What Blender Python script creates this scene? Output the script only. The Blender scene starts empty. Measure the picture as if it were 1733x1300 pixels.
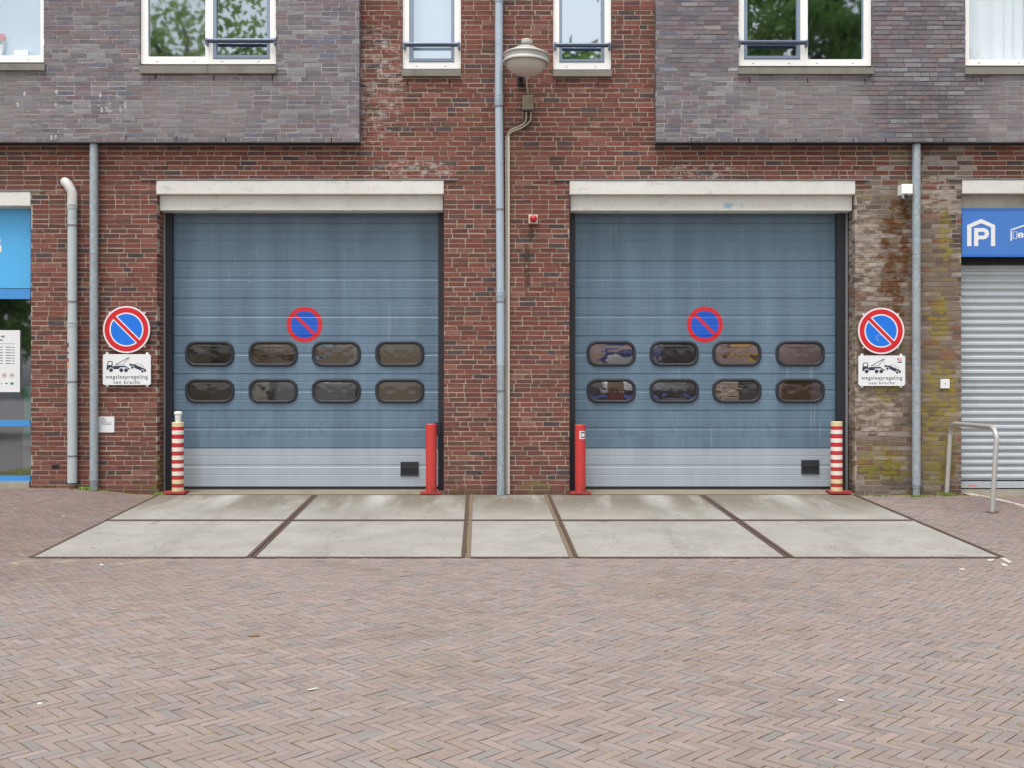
import bpy, bmesh, math, random
import numpy as np
from math import radians, sin, cos, pi, sqrt
C = bpy.context.scene
COL = C.collection
random.seed(7)
RNG = np.random.default_rng(11)

# ------------------------------------------------------------------ camera, sky, sun, exposure
F, D, CZ, CX, CY = 1800.0, 13.7, 1.435, 866.5, 650.0      # focal length in photo pixels, distance to the wall, eye height
cam_d = bpy.data.cameras.new('camera'); cam = bpy.data.objects.new('camera', cam_d); COL.objects.link(cam)
cam.location = (0, -D, CZ); cam.rotation_euler = (radians(90), 0, 0)
cam_d.sensor_width = 36; cam_d.lens = 36 * F / 1733.0
cam_d.clip_start = .05; cam_d.clip_end = 1000
C.camera = cam
SUN_EL, SUN_AZ = radians(70), radians(205)               # azimuth clockwise from +Y (north)
w = bpy.data.worlds.new('World'); C.world = w; w.use_nodes = True
wn = w.node_tree; bg = wn.nodes['Background']
sky = wn.nodes.new('ShaderNodeTexSky'); sky.sky_type = 'NISHITA'; sky.sun_disc = False
sky.sun_elevation = SUN_EL; sky.sun_rotation = SUN_AZ; sky.air_density = 1.0; sky.dust_density = 3.0; sky.ozone_density = 1.0
hs = wn.nodes.new('ShaderNodeHueSaturation'); hs.inputs['Saturation'].default_value = .12; hs.inputs['Value'].default_value = 1.0
wn.links.new(sky.outputs[0], hs.inputs['Color']); wn.links.new(hs.outputs[0], bg.inputs[0])
bg.inputs[1].default_value = .13
sd = bpy.data.lights.new('sun', 'SUN'); so = bpy.data.objects.new('sun', sd); COL.objects.link(so)
sd.energy = 1.3; sd.angle = radians(28); sd.color = (1, .96, .9)
so.rotation_euler = (radians(90) - SUN_EL, 0, pi - SUN_AZ)   # points down along the light
so.location = (-4, -20, 20)
C.view_settings.view_transform = 'Standard'; C.view_settings.look = 'None'; C.view_settings.gamma = 1
C.view_settings.use_curve_mapping = False
C.view_settings.exposure = 1.0
C.cycles.max_bounces = 8; C.cycles.transparent_max_bounces = 8
C.cycles.use_denoising = True

# ------------------------------------------------------------------ helpers
def lin(v):
    v = v / 255.0
    return v / 12.92 if v <= .04045 else ((v + .055) / 1.055) ** 2.4
KV = .80
def S(r, g, b, k=KV): return (lin(r) * k, lin(g) * k, lin(b) * k, 1.0)
def W(px, py, y=0.0):
    s = F / (D + y)
    return (px - CX) / s, CZ + (CY - py) / s
def X(px, y=0.0): return W(px, 0, y)[0]
def Z(py, y=0.0): return W(0, py, y)[1]
def sst(t): t = np.clip(t, 0, 1); return t * t * (3 - 2 * t)
def ground(x, y):
    x = np.asarray(x, float); y = np.asarray(y, float)
    t = np.clip(-y, 0, None)
    z = -.171 * np.clip(t / 3.9, 0, 1) - .04 * sst((t - 3.9) / 6)
    z = z + .095 * sst((-4.55 - x) / 1.2) * (1 - np.clip(t / 3.9, 0, 1))
    return z
def wave(x, y):                                                # gentle dips in the old paving
    x = np.asarray(x, float); y = np.asarray(y, float)
    return (.010 * np.sin(x * 1.3 + .7 * y) * np.sin(y * 1.1) + .007 * np.sin(x * 2.9 - 1.3 * y + 1) * np.sin(y * 2.3 + x)) * sst((-4.1 - y) / 1.2)
def gz(x, y): return float(ground(x, y))
def on_ground(px, py):
    lo, hi = -12.5, 0.4
    for _ in range(50):
        m = (lo + hi) / 2; s = F / (D + m); x = (px - CX) / s
        if CY + (CZ - gz(x, m)) * s > py: lo = m
        else: hi = m
    s = F / (D + lo); x = (px - CX) / s
    return x, lo, gz(x, lo)

class MB:
    def __init__(s): s.v = []; s.f = []; s.m = []; s.c = []; s.mi = 0
    def add(s, vs, fs):
        o = len(s.v); s.v += [tuple(map(float, p)) for p in vs]
        for f in fs: s.f.append(tuple(i + o for i in f)); s.m.append(s.mi)
        return s
    def box(s, x0, x1, y0, y1, z0, z1):
        vs = [(x0, y0, z0), (x1, y0, z0), (x1, y1, z0), (x0, y1, z0), (x0, y0, z1), (x1, y0, z1), (x1, y1, z1), (x0, y1, z1)]
        return s.add(vs, [(3, 2, 1, 0), (4, 5, 6, 7), (0, 1, 5, 4), (1, 2, 6, 5), (2, 3, 7, 6), (3, 0, 4, 7)])
    def bbox(s, x0, x1, y0, y1, z0, z1, b=.004):             # box with chamfered front edges (front = -y)
        vs = [(x0 + b, y0, z0 + b), (x1 - b, y0, z0 + b), (x1 - b, y0, z1 - b), (x0 + b, y0, z1 - b),
              (x0, y0 + b, z0), (x1, y0 + b, z0), (x1, y0 + b, z1), (x0, y0 + b, z1), (x0, y1, z0), (x1, y1, z0), (x1, y1, z1), (x0, y1, z1)]
        return s.add(vs, [(0, 1, 2, 3), (4, 5, 1, 0), (5, 6, 2, 1), (6, 7, 3, 2), (7, 4, 0, 3), (8, 9, 5, 4), (9, 10, 6, 5), (10, 11, 7, 6), (11, 8, 4, 7), (11, 10, 9, 8)])
    def tube(s, pts, r, n=16, cap=True):
        pts = [np.array(p, float) for p in pts]; m = len(pts)
        rs = r if hasattr(r, '__len__') else [r] * m
        T = []
        for i in range(m):
            t = pts[min(i + 1, m - 1)] - pts[max(i - 1, 0)]; T.append(t / np.linalg.norm(t))
        a = np.array([1., 0, 0]) if abs(T[0][0]) < .8 else np.array([0, 1., 0])
        u = a - T[0] * a.dot(T[0]); u /= np.linalg.norm(u)
        vs = []
        for i in range(m):
            u = u - T[i] * u.dot(T[i]); u /= np.linalg.norm(u); v = np.cross(T[i], u)
            for k in range(n):
                an = 2 * pi * k / n; vs.append(pts[i] + rs[i] * (cos(an) * u + sin(an) * v))
        fs = []
        for i in range(m - 1):
            for k in range(n):
                k2 = (k + 1) % n; fs.append((i * n + k, i * n + k2, (i + 1) * n + k2, (i + 1) * n + k))
        if cap: fs.append(tuple(range(n - 1, -1, -1))); fs.append(tuple((m - 1) * n + k for k in range(n)))
        return s.add(vs, fs)
    def lathe(s, prof, c, n=48, axis=None):                   # prof = [(r, h)]; axis rotates the result about c
        vs = []
        for r, h in prof:
            for k in range(n):
                p = np.array([r * cos(2 * pi * k / n), r * sin(2 * pi * k / n), h])
                if axis is not None: p = axis @ p
                vs.append(p + np.array(c))
        fs = []
        for i in range(len(prof) - 1):
            for k in range(n):
                k2 = (k + 1) % n; fs.append((i * n + k, i * n + k2, (i + 1) * n + k2, (i + 1) * n + k))
        if prof[0][0] > 1e-6: fs.append(tuple(range(n - 1, -1, -1)))
        if prof[-1][0] > 1e-6: fs.append(tuple((len(prof) - 1) * n + k for k in range(n)))
        return s.add(vs, fs)
    def prism(s, pts, y0, y1):                                # polygon in x,z (counter clockwise seen from -y), front at y0
        a = sum(pts[i][0] * pts[(i + 1) % len(pts)][1] - pts[(i + 1) % len(pts)][0] * pts[i][1] for i in range(len(pts)))
        if a < 0: pts = pts[::-1]
        n = len(pts); vs = [(x, y0, z) for x, z in pts] + [(x, y1, z) for x, z in pts]
        fs = [tuple(range(n)), tuple(range(2 * n - 1, n - 1, -1))]
        for i in range(n):
            j = (i + 1) % n; fs.append((i, i + n, j + n, j))
        return s.add(vs, fs)
    def line(s, p, q, wd, y0, y1):
        p = np.array(p, float); q = np.array(q, float); d = q - p; d /= np.linalg.norm(d); nrm = np.array([-d[1], d[0]]) * wd / 2
        return s.prism([tuple(p - nrm), tuple(q - nrm), tuple(q + nrm), tuple(p + nrm)], y0, y1)
    def disc(s, cx, cz, r, y0, y1, n=64):
        return s.prism([(cx + r * cos(2 * pi * k / n), cz + r * sin(2 * pi * k / n)) for k in range(n)], y0, y1)
    def sheet(s, x0, x1, z0, z1, holes, y0, y1=None):         # upright plate with rectangular holes; y1 adds depth
        xs = sorted({x0, x1} | {v for h in holes for v in h[:2] if x0 < v < x1})
        zs = sorted({z0, z1} | {v for h in holes for v in h[2:] if z0 < v < z1})
        nx, nz = len(xs) - 1, len(zs) - 1
        def solid(i, k):
            if not (0 <= i < nx and 0 <= k < nz): return False
            cx, cz = (xs[i] + xs[i + 1]) / 2, (zs[k] + zs[k + 1]) / 2
            return not any(h[0] < cx < h[1] and h[2] < cz < h[3] for h in holes)
        for i in range(nx):
            for k in range(nz):
                if not solid(i, k): continue
                a, b, c, d = xs[i], xs[i + 1], zs[k], zs[k + 1]
                s.add([(a, y0, c), (b, y0, c), (b, y0, d), (a, y0, d)], [(0, 1, 2, 3)])
                if y1 is None: continue
                if not solid(i - 1, k): s.add([(a, y1, c), (a, y0, c), (a, y0, d), (a, y1, d)], [(0, 1, 2, 3)])
                if not solid(i + 1, k): s.add([(b, y0, c), (b, y1, c), (b, y1, d), (b, y0, d)], [(0, 1, 2, 3)])
                if not solid(i, k - 1): s.add([(a, y1, c), (b, y1, c), (b, y0, c), (a, y0, c)], [(0, 1, 2, 3)])
                if not solid(i, k + 1): s.add([(a, y0, d), (b, y0, d), (b, y1, d), (a, y1, d)], [(0, 1, 2, 3)])
        return s
    def build(s, name, mats, parent=None, smooth=0):
        me = bpy.data.meshes.new(name)
        off = np.array(root_loc(parent))
        vs = [tuple(np.array(p) - off) for p in s.v]
        me.from_pydata(vs, [], s.f)
        mats = mats if isinstance(mats, (list, tuple)) else [mats]
        for m in mats: me.materials.append(m)
        if len(mats) > 1: me.polygons.foreach_set('material_index', s.m)
        o = bpy.data.objects.new(name, me); COL.objects.link(o)
        if parent is not None: o.parent = parent
        if smooth:
            me.polygons.foreach_set('use_smooth', [True] * len(me.polygons))
            try: me.set_sharp_from_angle(angle=radians(smooth))
            except Exception: pass
        me.update()
        return o
def root_loc(p):
    l = np.zeros(3)
    while p is not None: l += np.array(p.location); p = p.parent
    return l
def np_mesh(name, V, Q, cols, mats, parent=None, mi=None):     # big quad meshes straight from arrays, colour per vertex
    me = bpy.data.meshes.new(name)
    me.vertices.add(len(V)); me.vertices.foreach_set('co', V.astype(np.float32).ravel())
    n = len(Q); me.loops.add(n * 4); me.loops.foreach_set('vertex_index', Q.astype(np.int32).ravel())
    me.polygons.add(n); me.polygons.foreach_set('loop_start', np.arange(0, n * 4, 4, dtype=np.int32))
    for m in mats: me.materials.append(m)
    if mi is not None: me.polygons.foreach_set('material_index', mi.astype(np.int32))
    me.polygons.foreach_set('use_smooth', np.zeros(n, dtype=bool))
    me.update(calc_edges=True)
    at = me.attributes.new('Col', 'FLOAT_COLOR', 'POINT')
    c4 = np.ones((len(V), 4), np.float32); c4[:, :3] = cols; at.data.foreach_set('color', c4.ravel())
    me.validate()
    o = bpy.data.objects.new(name, me); COL.objects.link(o)
    if parent is not None: o.parent = parent
    return o
def tag(o, label=None, cat=None, group=None, kind=None):
    if label: o['label'] = label
    if cat: o['category'] = cat
    if group: o['group'] = group
    if kind: o['kind'] = kind
    return o
def thing(name, label, cat, loc=(0, 0, 0), group=None):
    o = bpy.data.objects.new(name, None); COL.objects.link(o); o.location = loc
    o.empty_display_size = .1
    return tag(o, label, cat, group)

# ------------------------------------------------------------------ materials
class NT:
    def __init__(s, name):
        s.m = bpy.data.materials.new(name); s.m.use_nodes = True; s.t = s.m.node_tree
        s.bsdf = s.t.nodes['Principled BSDF']; s.out = s.t.nodes['Material Output']; s._co = None
    def put(s, sock, v):
        if v is None: return
        if hasattr(v, 'is_linked') or isinstance(v, bpy.types.NodeSocket): s.t.links.new(v, sock)
        else: sock.default_value = v
    def n(s, typ, ins=None, **props):
        nd = s.t.nodes.new(typ)
        for k, v in props.items(): setattr(nd, k, v)
        for k, v in (ins or {}).items(): s.put(nd.inputs[k], v)
        return nd
    @property
    def co(s):
        if s._co is None: s._co = s.n('ShaderNodeTexCoord').outputs['Object']
        return s._co
    def math(s, op, a, b=0.0, clamp=False):
        nd = s.n('ShaderNodeMath', operation=op); nd.use_clamp = clamp; s.put(nd.inputs[0], a); s.put(nd.inputs[1], b); return nd.outputs[0]
    def rng(s, v, a, b, c=0.0, d=1.0, smooth=True):
        nd = s.n('ShaderNodeMapRange', interpolation_type='SMOOTHSTEP' if smooth else 'LINEAR')
        s.put(nd.inputs[0], v)
        for i, q in enumerate((a, b, c, d)): nd.inputs[i + 1].default_value = q
        return nd.outputs[0]
    def scale(s, v, sc):
        nd = s.n('ShaderNodeVectorMath', operation='MULTIPLY'); s.put(nd.inputs[0], v); nd.inputs[1].default_value = sc; return nd.outputs[0]
    def noise(s, sc, det=4, rough=.55, vec=None, dist=0.0):
        nd = s.n('ShaderNodeTexNoise'); s.put(nd.inputs['Vector'], vec if vec is not None else s.co)
        nd.inputs['Scale'].default_value = sc; nd.inputs['Detail'].default_value = det; nd.inputs['Roughness'].default_value = rough
        nd.inputs['Distortion'].default_value = dist
        return nd.outputs['Fac']
    def mix(s, f, a, b, mode='MIX'):
        nd = s.n('ShaderNodeMix', data_type='RGBA', blend_type=mode)
        s.put(nd.inputs[0], f); s.put(nd.inputs[6], a); s.put(nd.inputs[7], b); return nd.outputs[2]
    def ell(s, cx, cz, rx, rz, soft=(1.15, .35), cy=None, ry=None):
        nd = s.n('ShaderNodeVectorMath', operation='SUBTRACT'); s.put(nd.inputs[0], s.co); nd.inputs[1].default_value = (cx, cy or 0, cz)
        q = s.scale(nd.outputs[0], (1 / rx, 0 if ry is None else 1 / ry, 0 if rz is None else 1 / rz))
        ln = s.n('ShaderNodeVectorMath', operation='LENGTH'); s.put(ln.inputs[0], q)
        return s.rng(ln.outputs['Value'], soft[0], soft[1])
    def bump(s, h, st=.3, dist=.01):
        nd = s.n('ShaderNodeBump'); s.put(nd.inputs['Height'], h); nd.inputs['Strength'].default_value = st; nd.inputs['Distance'].default_value = dist
        s.t.links.new(nd.outputs[0], s.bsdf.inputs['Normal'])
    def done(s, col=None, rough=.6, metal=0.0, spec=None, coat=None):
        s.put(s.bsdf.inputs['Base Color'], col); s.put(s.bsdf.inputs['Roughness'], rough); s.put(s.bsdf.inputs['Metallic'], metal)
        if spec is not None: s.bsdf.inputs['Specular IOR Level'].default_value = spec
        if coat is not None: s.bsdf.inputs['Coat Weight'].default_value = coat
        return s.m
def lerpc(a, k): return (a[0] * k, a[1] * k, a[2] * k, 1)
def plain(name, col, rough=.55, metal=0.0, var=.12, sc=9.0, bump=0.0, spec=None, dirt=None, dirtf=.5):
    t = NT(name); f = t.noise(sc, 5, .6)
    c = t.mix(f, lerpc(col, 1 - var), lerpc(col, 1 + var))
    if dirt is not None:
        d = t.rng(t.noise(sc * .35, 6, .7), .5, .75); c = t.mix(t.math('MULTIPLY', d, dirtf), c, dirt)
    if bump: t.bump(t.noise(sc * 8, 3), bump, .004)
    return t.done(c, t.rng(t.noise(sc * 1.7), .2, .8, rough * .85, min(1, rough * 1.15), False), metal, spec)

def brick_mat(name, mortar=False):
    t = NT(name)
    if mortar:
        base = t.mix(t.noise(14, 5), S(168, 156, 140), S(200, 188, 170))
        base = t.mix(t.math('MULTIPLY', t.ell(X(1532), Z(580), .80, 2.3, (1.05, .8)), t.rng(t.noise(3, 5), .3, .6, .5, .95)), base, S(136, 130, 110))
    else:
        a = t.n('ShaderNodeAttribute', attribute_name='Col').outputs['Color']
        f = t.noise(1.0, 4, .65, vec=t.scale(t.co, (16, 16, 45)))
        base = t.mix(t.rng(f, .3, .7), t.mix(1.0, a, (.74, .73, .76, 1), 'MULTIPLY'), t.mix(1.0, a, (1.20, 1.18, 1.15, 1), 'MULTIPLY'))
        sp = t.rng(t.noise(55, 2, .5), .64, .72); base = t.mix(t.math('MULTIPLY', sp, .5), base, S(70, 50, 50))
    n1 = t.noise(2.1, 6, .68); n2 = t.noise(7.5, 5, .7, vec=t.scale(t.co, (1, 1, 2.2))); n3 = t.noise(4.0, 6, .7, vec=t.scale(t.co, (1.5, 1.5, 2.5)))
    def st(base, col, ells, nz, lo, hi, k):
        m = None
        for e in ells:
            q = t.ell(X(e[0]), Z(e[1]), e[2] / 131.4, e[3] / 131.4); m = q if m is None else t.math('MAXIMUM', m, q)
        # the noise threshold slides with the mask so that edges are ragged
        v = t.math('ADD', nz, t.math('MULTIPLY', t.math('SUBTRACT', m, 1.0), .42))
        return t.mix(t.math('MULTIPLY', t.rng(v, lo, hi), k), base, col)
    # white salts
    base = st(base, S(205, 195, 190), [(640, 140, 85, 190), (700, 285, 150, 28), (1185, 290, 130, 26)], n2, .46, .64, .66)
    # bleached, weathered pillar on the right
    base = st(base, S(152, 130, 112), [(1532, 580, 128, 330), (1480, 640, 75, 270), (1590, 620, 70, 290)], n1, .22, .50, .26)
    base = st(base, S(198, 184, 172), [(1465, 420, 50, 150), (1480, 690, 70, 90), (1585, 330, 60, 60), (1440, 620, 16, 260)], n2, .42, .60, .66)
    # rust brown
    base = st(base, S(98, 62, 24), [(1512, 440, 48, 160), (1522, 370, 34, 70), (1520, 520, 26, 70), (1505, 795, 40, 34)], n3, .43, .56, .92)
    # yellow green moss
    base = st(base, S(158, 142, 40), [(1590, 700, 60, 190), (1490, 786, 76, 56), (1590, 770, 62, 90), (1590, 540, 34, 90), (1600, 400, 22, 90), (1500, 660, 40, 40)], n2, .41, .60, .74)
    base = st(base, S(120, 118, 52), [(905, 826, 52, 16), (790, 832, 44, 9), (268, 800, 14, 60), (262, 830, 20, 14), (1500, 800, 70, 30), (1590, 800, 50, 40)], n2, .36, .58, .6)
    # trickle under the alarm lamp and the junction box, rust on the conduit side
    base = st(base, S(70, 58, 44), [(899, 395, 7, 26), (892, 450, 9, 70), (890, 208, 16, 26)], n2, .34, .55, .7)
    base = st(base, S(116, 96, 48), [(875, 262, 26, 45), (868, 330, 12, 60)], n2, .42, .62, .6)
    # wall turns darker towards its foot
    foot = t.ell(0, -.02, 40, .16, (1.2, .3)); base = t.mix(t.math('MULTIPLY', foot, .35), base, S(86, 76, 66))
    t.bump(t.math('ADD', t.noise(60, 4), t.math('MULTIPLY', t.noise(180, 2), .4)), .35, .006)
    return t.done(base, .88, spec=.25)
def bay_mat(name, mortar=False):
    t = NT(name)
    if mortar:
        base = t.mix(t.noise(9, 5), S(176, 169, 167), S(208, 202, 200))
        base = t.mix(t.ell(X(1560), Z(100), 1.0, 1.6, (1.1, .7)), base, S(108, 100, 102))
        base = t.mix(t.ell(X(1180), Z(40), .6, .9, (1.1, .7)), base, S(132, 122, 124))
    else:
        a = t.n('ShaderNodeAttribute', attribute_name='Col').outputs['Color']
        f = t.noise(1.0, 4, .6, vec=t.scale(t.co, (12, 12, 40)))
        base = t.mix(t.rng(f, .3, .7), t.mix(1.0, a, (.86, .85, .86, 1), 'MULTIPLY'), t.mix(1.0, a, (1.14, 1.13, 1.12, 1), 'MULTIPLY'))
    nz = t.noise(2.4, 6, .65, vec=t.scale(t.co, (1, 1, .6)))
    m = None
    for px, py, rx, rz in ((350, 180, 130, 62), (20, 175, 75, 68), (1365, 180, 130, 62), (1700, 190, 80, 70)):
        q = t.ell(X(px, -.15), Z(py, -.15), rx / 131.4, rz / 131.4, (1.1, .6)); m = q if m is None else t.math('MAXIMUM', m, q)
    base = t.mix(t.math('MULTIPLY', m, t.rng(nz, .3, .6, .12, .42)), base, S(156, 150, 148))
    d = t.math('MULTIPLY', t.ell(X(1560, -.15), Z(185, -.15), .62, .5, (1.1, .3)), t.rng(t.noise(8, 6, .7), .42, .62)); base = t.mix(t.math('MULTIPLY', d, .55), base, S(98, 92, 84))
    m = None
    for px, py, rz in ((42, 158, 4), (95, 154, 4), (94, 176, 3), (170, 160, 4), (172, 185, 5), (180, 183, 4), (212, 178, 5), (204, 184, 6), (87, 232, 5), (94, 231, 4), (186, 177, 4), (30, 176, 5)):
        q = t.ell(X(px, -.15), Z(py, -.15), 2.4 / 131.4, rz / 131.4, (1.1, .7)); m = q if m is None else t.math('MAXIMUM', m, q)
    base = t.mix(t.math('MULTIPLY', m, t.rng(t.noise(40, 3), .38, .56, 0, .8)), base, S(228, 228, 230))
    sc = t.math('MULTIPLY', t.ell(X(125, -.15), Z(188, -.15), 1.0, .42, (1.1, .4)), t.rng(t.noise(11, 4, .6, vec=t.scale(t.co, (1, 1, 2.0))), .60, .70)); base = t.mix(t.math('MULTIPLY', sc, .55), base, S(212, 212, 216))
    t.bump(t.math('ADD', t.noise(60, 4), t.math('MULTIPLY', t.noise(180, 2), .4)), .3, .005)
    return t.done(base, .8, spec=.3)
def concrete_lintel():
    t = NT('lintel_paint')
    c = t.mix(t.noise(5, 6, .65), S(226, 224, 216), S(246, 246, 242))
    c = t.mix(t.math('MULTIPLY', t.rng(t.noise(3.0, 6, .7, vec=t.scale(t.co, (1, 1, 3))), .52, .72), .5), c, S(186, 178, 160))
    c = t.mix(t.math('MULTIPLY', t.rng(t.noise(45, 3), .63, .7), .4), c, S(120, 110, 95))
    c = t.mix(t.math('MULTIPLY', t.ell(X(1215), Z(346), .55, .05), t.rng(t.noise(9), .45, .6)), c, S(170, 205, 222))
    t.bump(t.noise(70, 3), .2, .003)
    return t.done(c, .75)
def door_paint(name, c1, c2, scuff):
    t = NT(name)
    streak = t.noise(1.0, 5, .6, vec=t.scale(t.co, (5.5, 1, .35)))
    c = t.mix(t.rng(streak, .3, .7), c1, c2)
    blot = t.rng(t.noise(2.0, 6, .7), .5, .72); c = t.mix(t.math('MULTIPLY', blot, .30), c, scuff)
    drip = t.rng(t.noise(1.0, 4, .7, vec=t.scale(t.co, (14, 1, .5))), .60, .72); c = t.mix(t.math('MULTIPLY', t.math('MULTIPLY', drip, t.rng(t.noise(.9, 3), .42, .6)), .35), c, S(176, 192, 204))
    scr = t.rng(t.math('ABSOLUTE', t.math('SUBTRACT', t.noise(2.4, 3, .5, vec=t.scale(t.co, (1, 1, 2.5)), dist=1.6), .5)), .004, .001); c = t.mix(t.math('MULTIPLY', t.math('MULTIPLY', scr, t.rng(t.noise(1.3, 2), .55, .62)), .55), c, lerpc(scuff, .6))
    low = t.math('MULTIPLY', t.ell(0, Z(728), 30, .22, (1.1, .2)), t.rng(t.noise(3.2, 6, .75, dist=1.5), .48, .66)); c = t.mix(t.math('MULTIPLY', low, .40), c, lerpc(scuff, .75))
    sp = t.rng(t.noise(26, 2, vec=t.scale(t.co, (1, 1, .5))), .74, .77); c = t.mix(t.math('MULTIPLY', sp, .35), c, S(190, 205, 215))
    return t.done(c, t.rng(t.noise(3, 5), .3, .7, .34, .5), spec=.45)
def galv(name, base, patch):
    t = NT(name)
    v = t.n('ShaderNodeTexVoronoi', feature='F1'); t.put(v.inputs['Vector'], t.scale(t.co, (1, 1, .45))); v.inputs['Scale'].default_value = 65
    c = t.mix(t.rng(t.n('ShaderNodeSeparateColor', {'Color': v.outputs['Color']}).outputs[0], .1, .9), lerpc(base, .86), lerpc(base, 1.1))
    c = t.mix(t.math('MULTIPLY', t.rng(t.noise(4, 6, .7, vec=t.scale(t.co, (1, 1, .3))), .48, .7), .6), c, patch)
    return t.done(c, .5, .25)
def glass(name, refl, tint=(.9, .94, .95, 1), wob=.0):
    t = NT(name); t.t.nodes.remove(t.bsdf)
    g = t.n('ShaderNodeBsdfGlossy'); g.inputs['Color'].default_value = (.82, .91, 1, 1); g.inputs['Roughness'].default_value = .028 if wob else .022
    if wob:
        b = t.n('ShaderNodeBump'); t.put(b.inputs['Height'], t.noise(1.3, 2)); b.inputs['Strength'].default_value = wob; b.inputs['Distance'].default_value = .01
        t.t.links.new(b.outputs[0], g.inputs['Normal'])
    tr = t.n('ShaderNodeBsdfTransparent'); tr.inputs['Color'].default_value = tint
    mx = t.n('ShaderNodeMixShader'); mx.inputs[0].default_value = refl
    t.t.links.new(tr.outputs[0], mx.inputs[1]); t.t.links.new(g.outputs[0], mx.inputs[2]); t.t.links.new(mx.outputs[0], t.out.inputs[0])
    return t.m
def acrylic(name, tint, haze):
    t = NT(name); t.t.nodes.remove(t.bsdf)
    g = t.n('ShaderNodeBsdfRefraction'); g.inputs['Color'].default_value = tint; g.inputs['Roughness'].default_value = .02; g.inputs['IOR'].default_value = 1.16
    d = t.n('ShaderNodeBsdfDiffuse'); t.put(d.inputs['Color'], t.mix(t.noise(8, 4), lerpc(haze, .7), lerpc(haze, 1.2)))
    r = t.n('ShaderNodeBsdfGlossy'); r.inputs['Roughness'].default_value = .04; r.inputs['Color'].default_value = (1, 1, 1, 1)
    m1 = t.n('ShaderNodeMixShader'); m1.inputs[0].default_value = .10
    m2 = t.n('ShaderNodeMixShader'); f = t.n('ShaderNodeFresnel'); f.inputs['IOR'].default_value = 1.5; t.put(m2.inputs[0], f.outputs[0])
    L = t.t.links.new; L(g.outputs[0], m1.inputs[1]); L(d.outputs[0], m1.inputs[2]); L(m1.outputs[0], m2.inputs[1]); L(r.outputs[0], m2.inputs[2]); L(m2.outputs[0], t.out.inputs[0])
    return t.m
def concrete_slab():
    t = NT('apron_concrete'); k = .50
    c = t.mix(t.rng(t.noise(2.2, 7, .72), .3, .7), S(184, 180, 172, k), S(208, 205, 197, k))
    c = t.mix(t.math('MULTIPLY', t.rng(t.noise(9, 6, .75), .52, .72), .30), c, S(168, 164, 155, k))
    c = t.mix(t.math('MULTIPLY', t.rng(t.noise(75, 3, .7), .45, .8), .45), c, S(146, 143, 136, k))
    near = t.ell(0, 0, 60, None, (1.0, .25), cy=.15, ry=2.2)
    fan = t.rng(t.noise(1.0, 5, .65, vec=t.scale(t.co, (2.0, .3, 0)), dist=.5), .32, .54)
    c = t.mix(t.math('MULTIPLY', t.math('MULTIPLY', near, fan), .80), c, S(132, 122, 104, k))
    m = None
    for px in (395, 645, 1105, 1320):                           # pale dry fans where rain runs off the doors
        q = t.ell(X(px), 0, .22, None, (1.3, .1), cy=-.3, ry=1.05); m = q if m is None else t.math('MAXIMUM', m, q)
    c = t.mix(t.math('MULTIPLY', m, .8), c, S(226, 224, 218, k))
    m = None
    for x in (-3.4, -1.75, 1.65, 3.35):                          # worn tyre tracks into the two garages
        q = t.ell(x, 0, .22, None, (1.2, .2)); m = q if m is None else t.math('MAXIMUM', m, q)
    c = t.mix(t.math('MULTIPLY', t.math('MULTIPLY', m, t.rng(t.noise(3, 5, .7, vec=t.scale(t.co, (1, .25, 0))), .4, .65)), .35), c, S(132, 126, 116, k))
    oil = t.rng(t.noise(4.2, 4, .6), .66, .72); c = t.mix(t.math('MULTIPLY', oil, .4), c, S(120, 114, 106, k))
    spots = t.rng(t.noise(17, 2, .4), .725, .745); c = t.mix(t.math('MULTIPLY', spots, .75), c, S(78, 74, 68, k))
    cr = t.rng(t.math('ABSOLUTE', t.math('SUBTRACT', t.noise(1.1, 4, .6, dist=.4), .5)), .0035, .0012)
    c = t.mix(t.math('MULTIPLY', t.math('MULTIPLY', cr, t.rng(t.noise(.7, 2), .52, .6)), .5), c, S(110, 104, 96, k))
    t.bump(t.noise(120, 3), .25, .003)
    return t.done(c, .85)
def paving_mat():
    t = NT('paving_brick')
    a = t.n('ShaderNodeAttribute', attribute_name='Col').outputs['Color']
    c = t.mix(t.noise(38, 5, .65), t.mix(1.0, a, (.86, .86, .86, 1), 'MULTIPLY'), t.mix(1.0, a, (1.13, 1.13, 1.13, 1), 'MULTIPLY'))
    c = t.mix(t.math('MULTIPLY', t.rng(t.noise(.8, 6, .72, dist=.6), .5, .70), .5), c, S(172, 156, 138, .48))
    c = t.mix(t.math('MULTIPLY', t.rng(t.noise(.55, 5, .7, vec=t.scale(t.co, (1, 1.6, 1)), dist=1.0), .52, .68), .30), c, S(136, 116, 108, .5))
    c = t.mix(t.math('MULTIPLY', t.rng(t.noise(90, 2, .5), .68, .76), .35), c, S(110, 98, 96, .6))
    t.bump(t.noise(140, 4), .3, .003)
    return t.done(c, .8, spec=.3)
def joint_mat():
    t = NT('paving_joint_sand')
    c = t.mix(t.noise(40, 4, .7), S(104, 88, 78, .5), S(146, 126, 110, .5))
    c = t.mix(t.rng(t.math('ADD', t.noise(1.4, 3), t.math('MULTIPLY', t.noise(22, 4, .7), .8)), .78, .88), c, S(160, 156, 70, .55))
    return t.done(c, .95)
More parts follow.
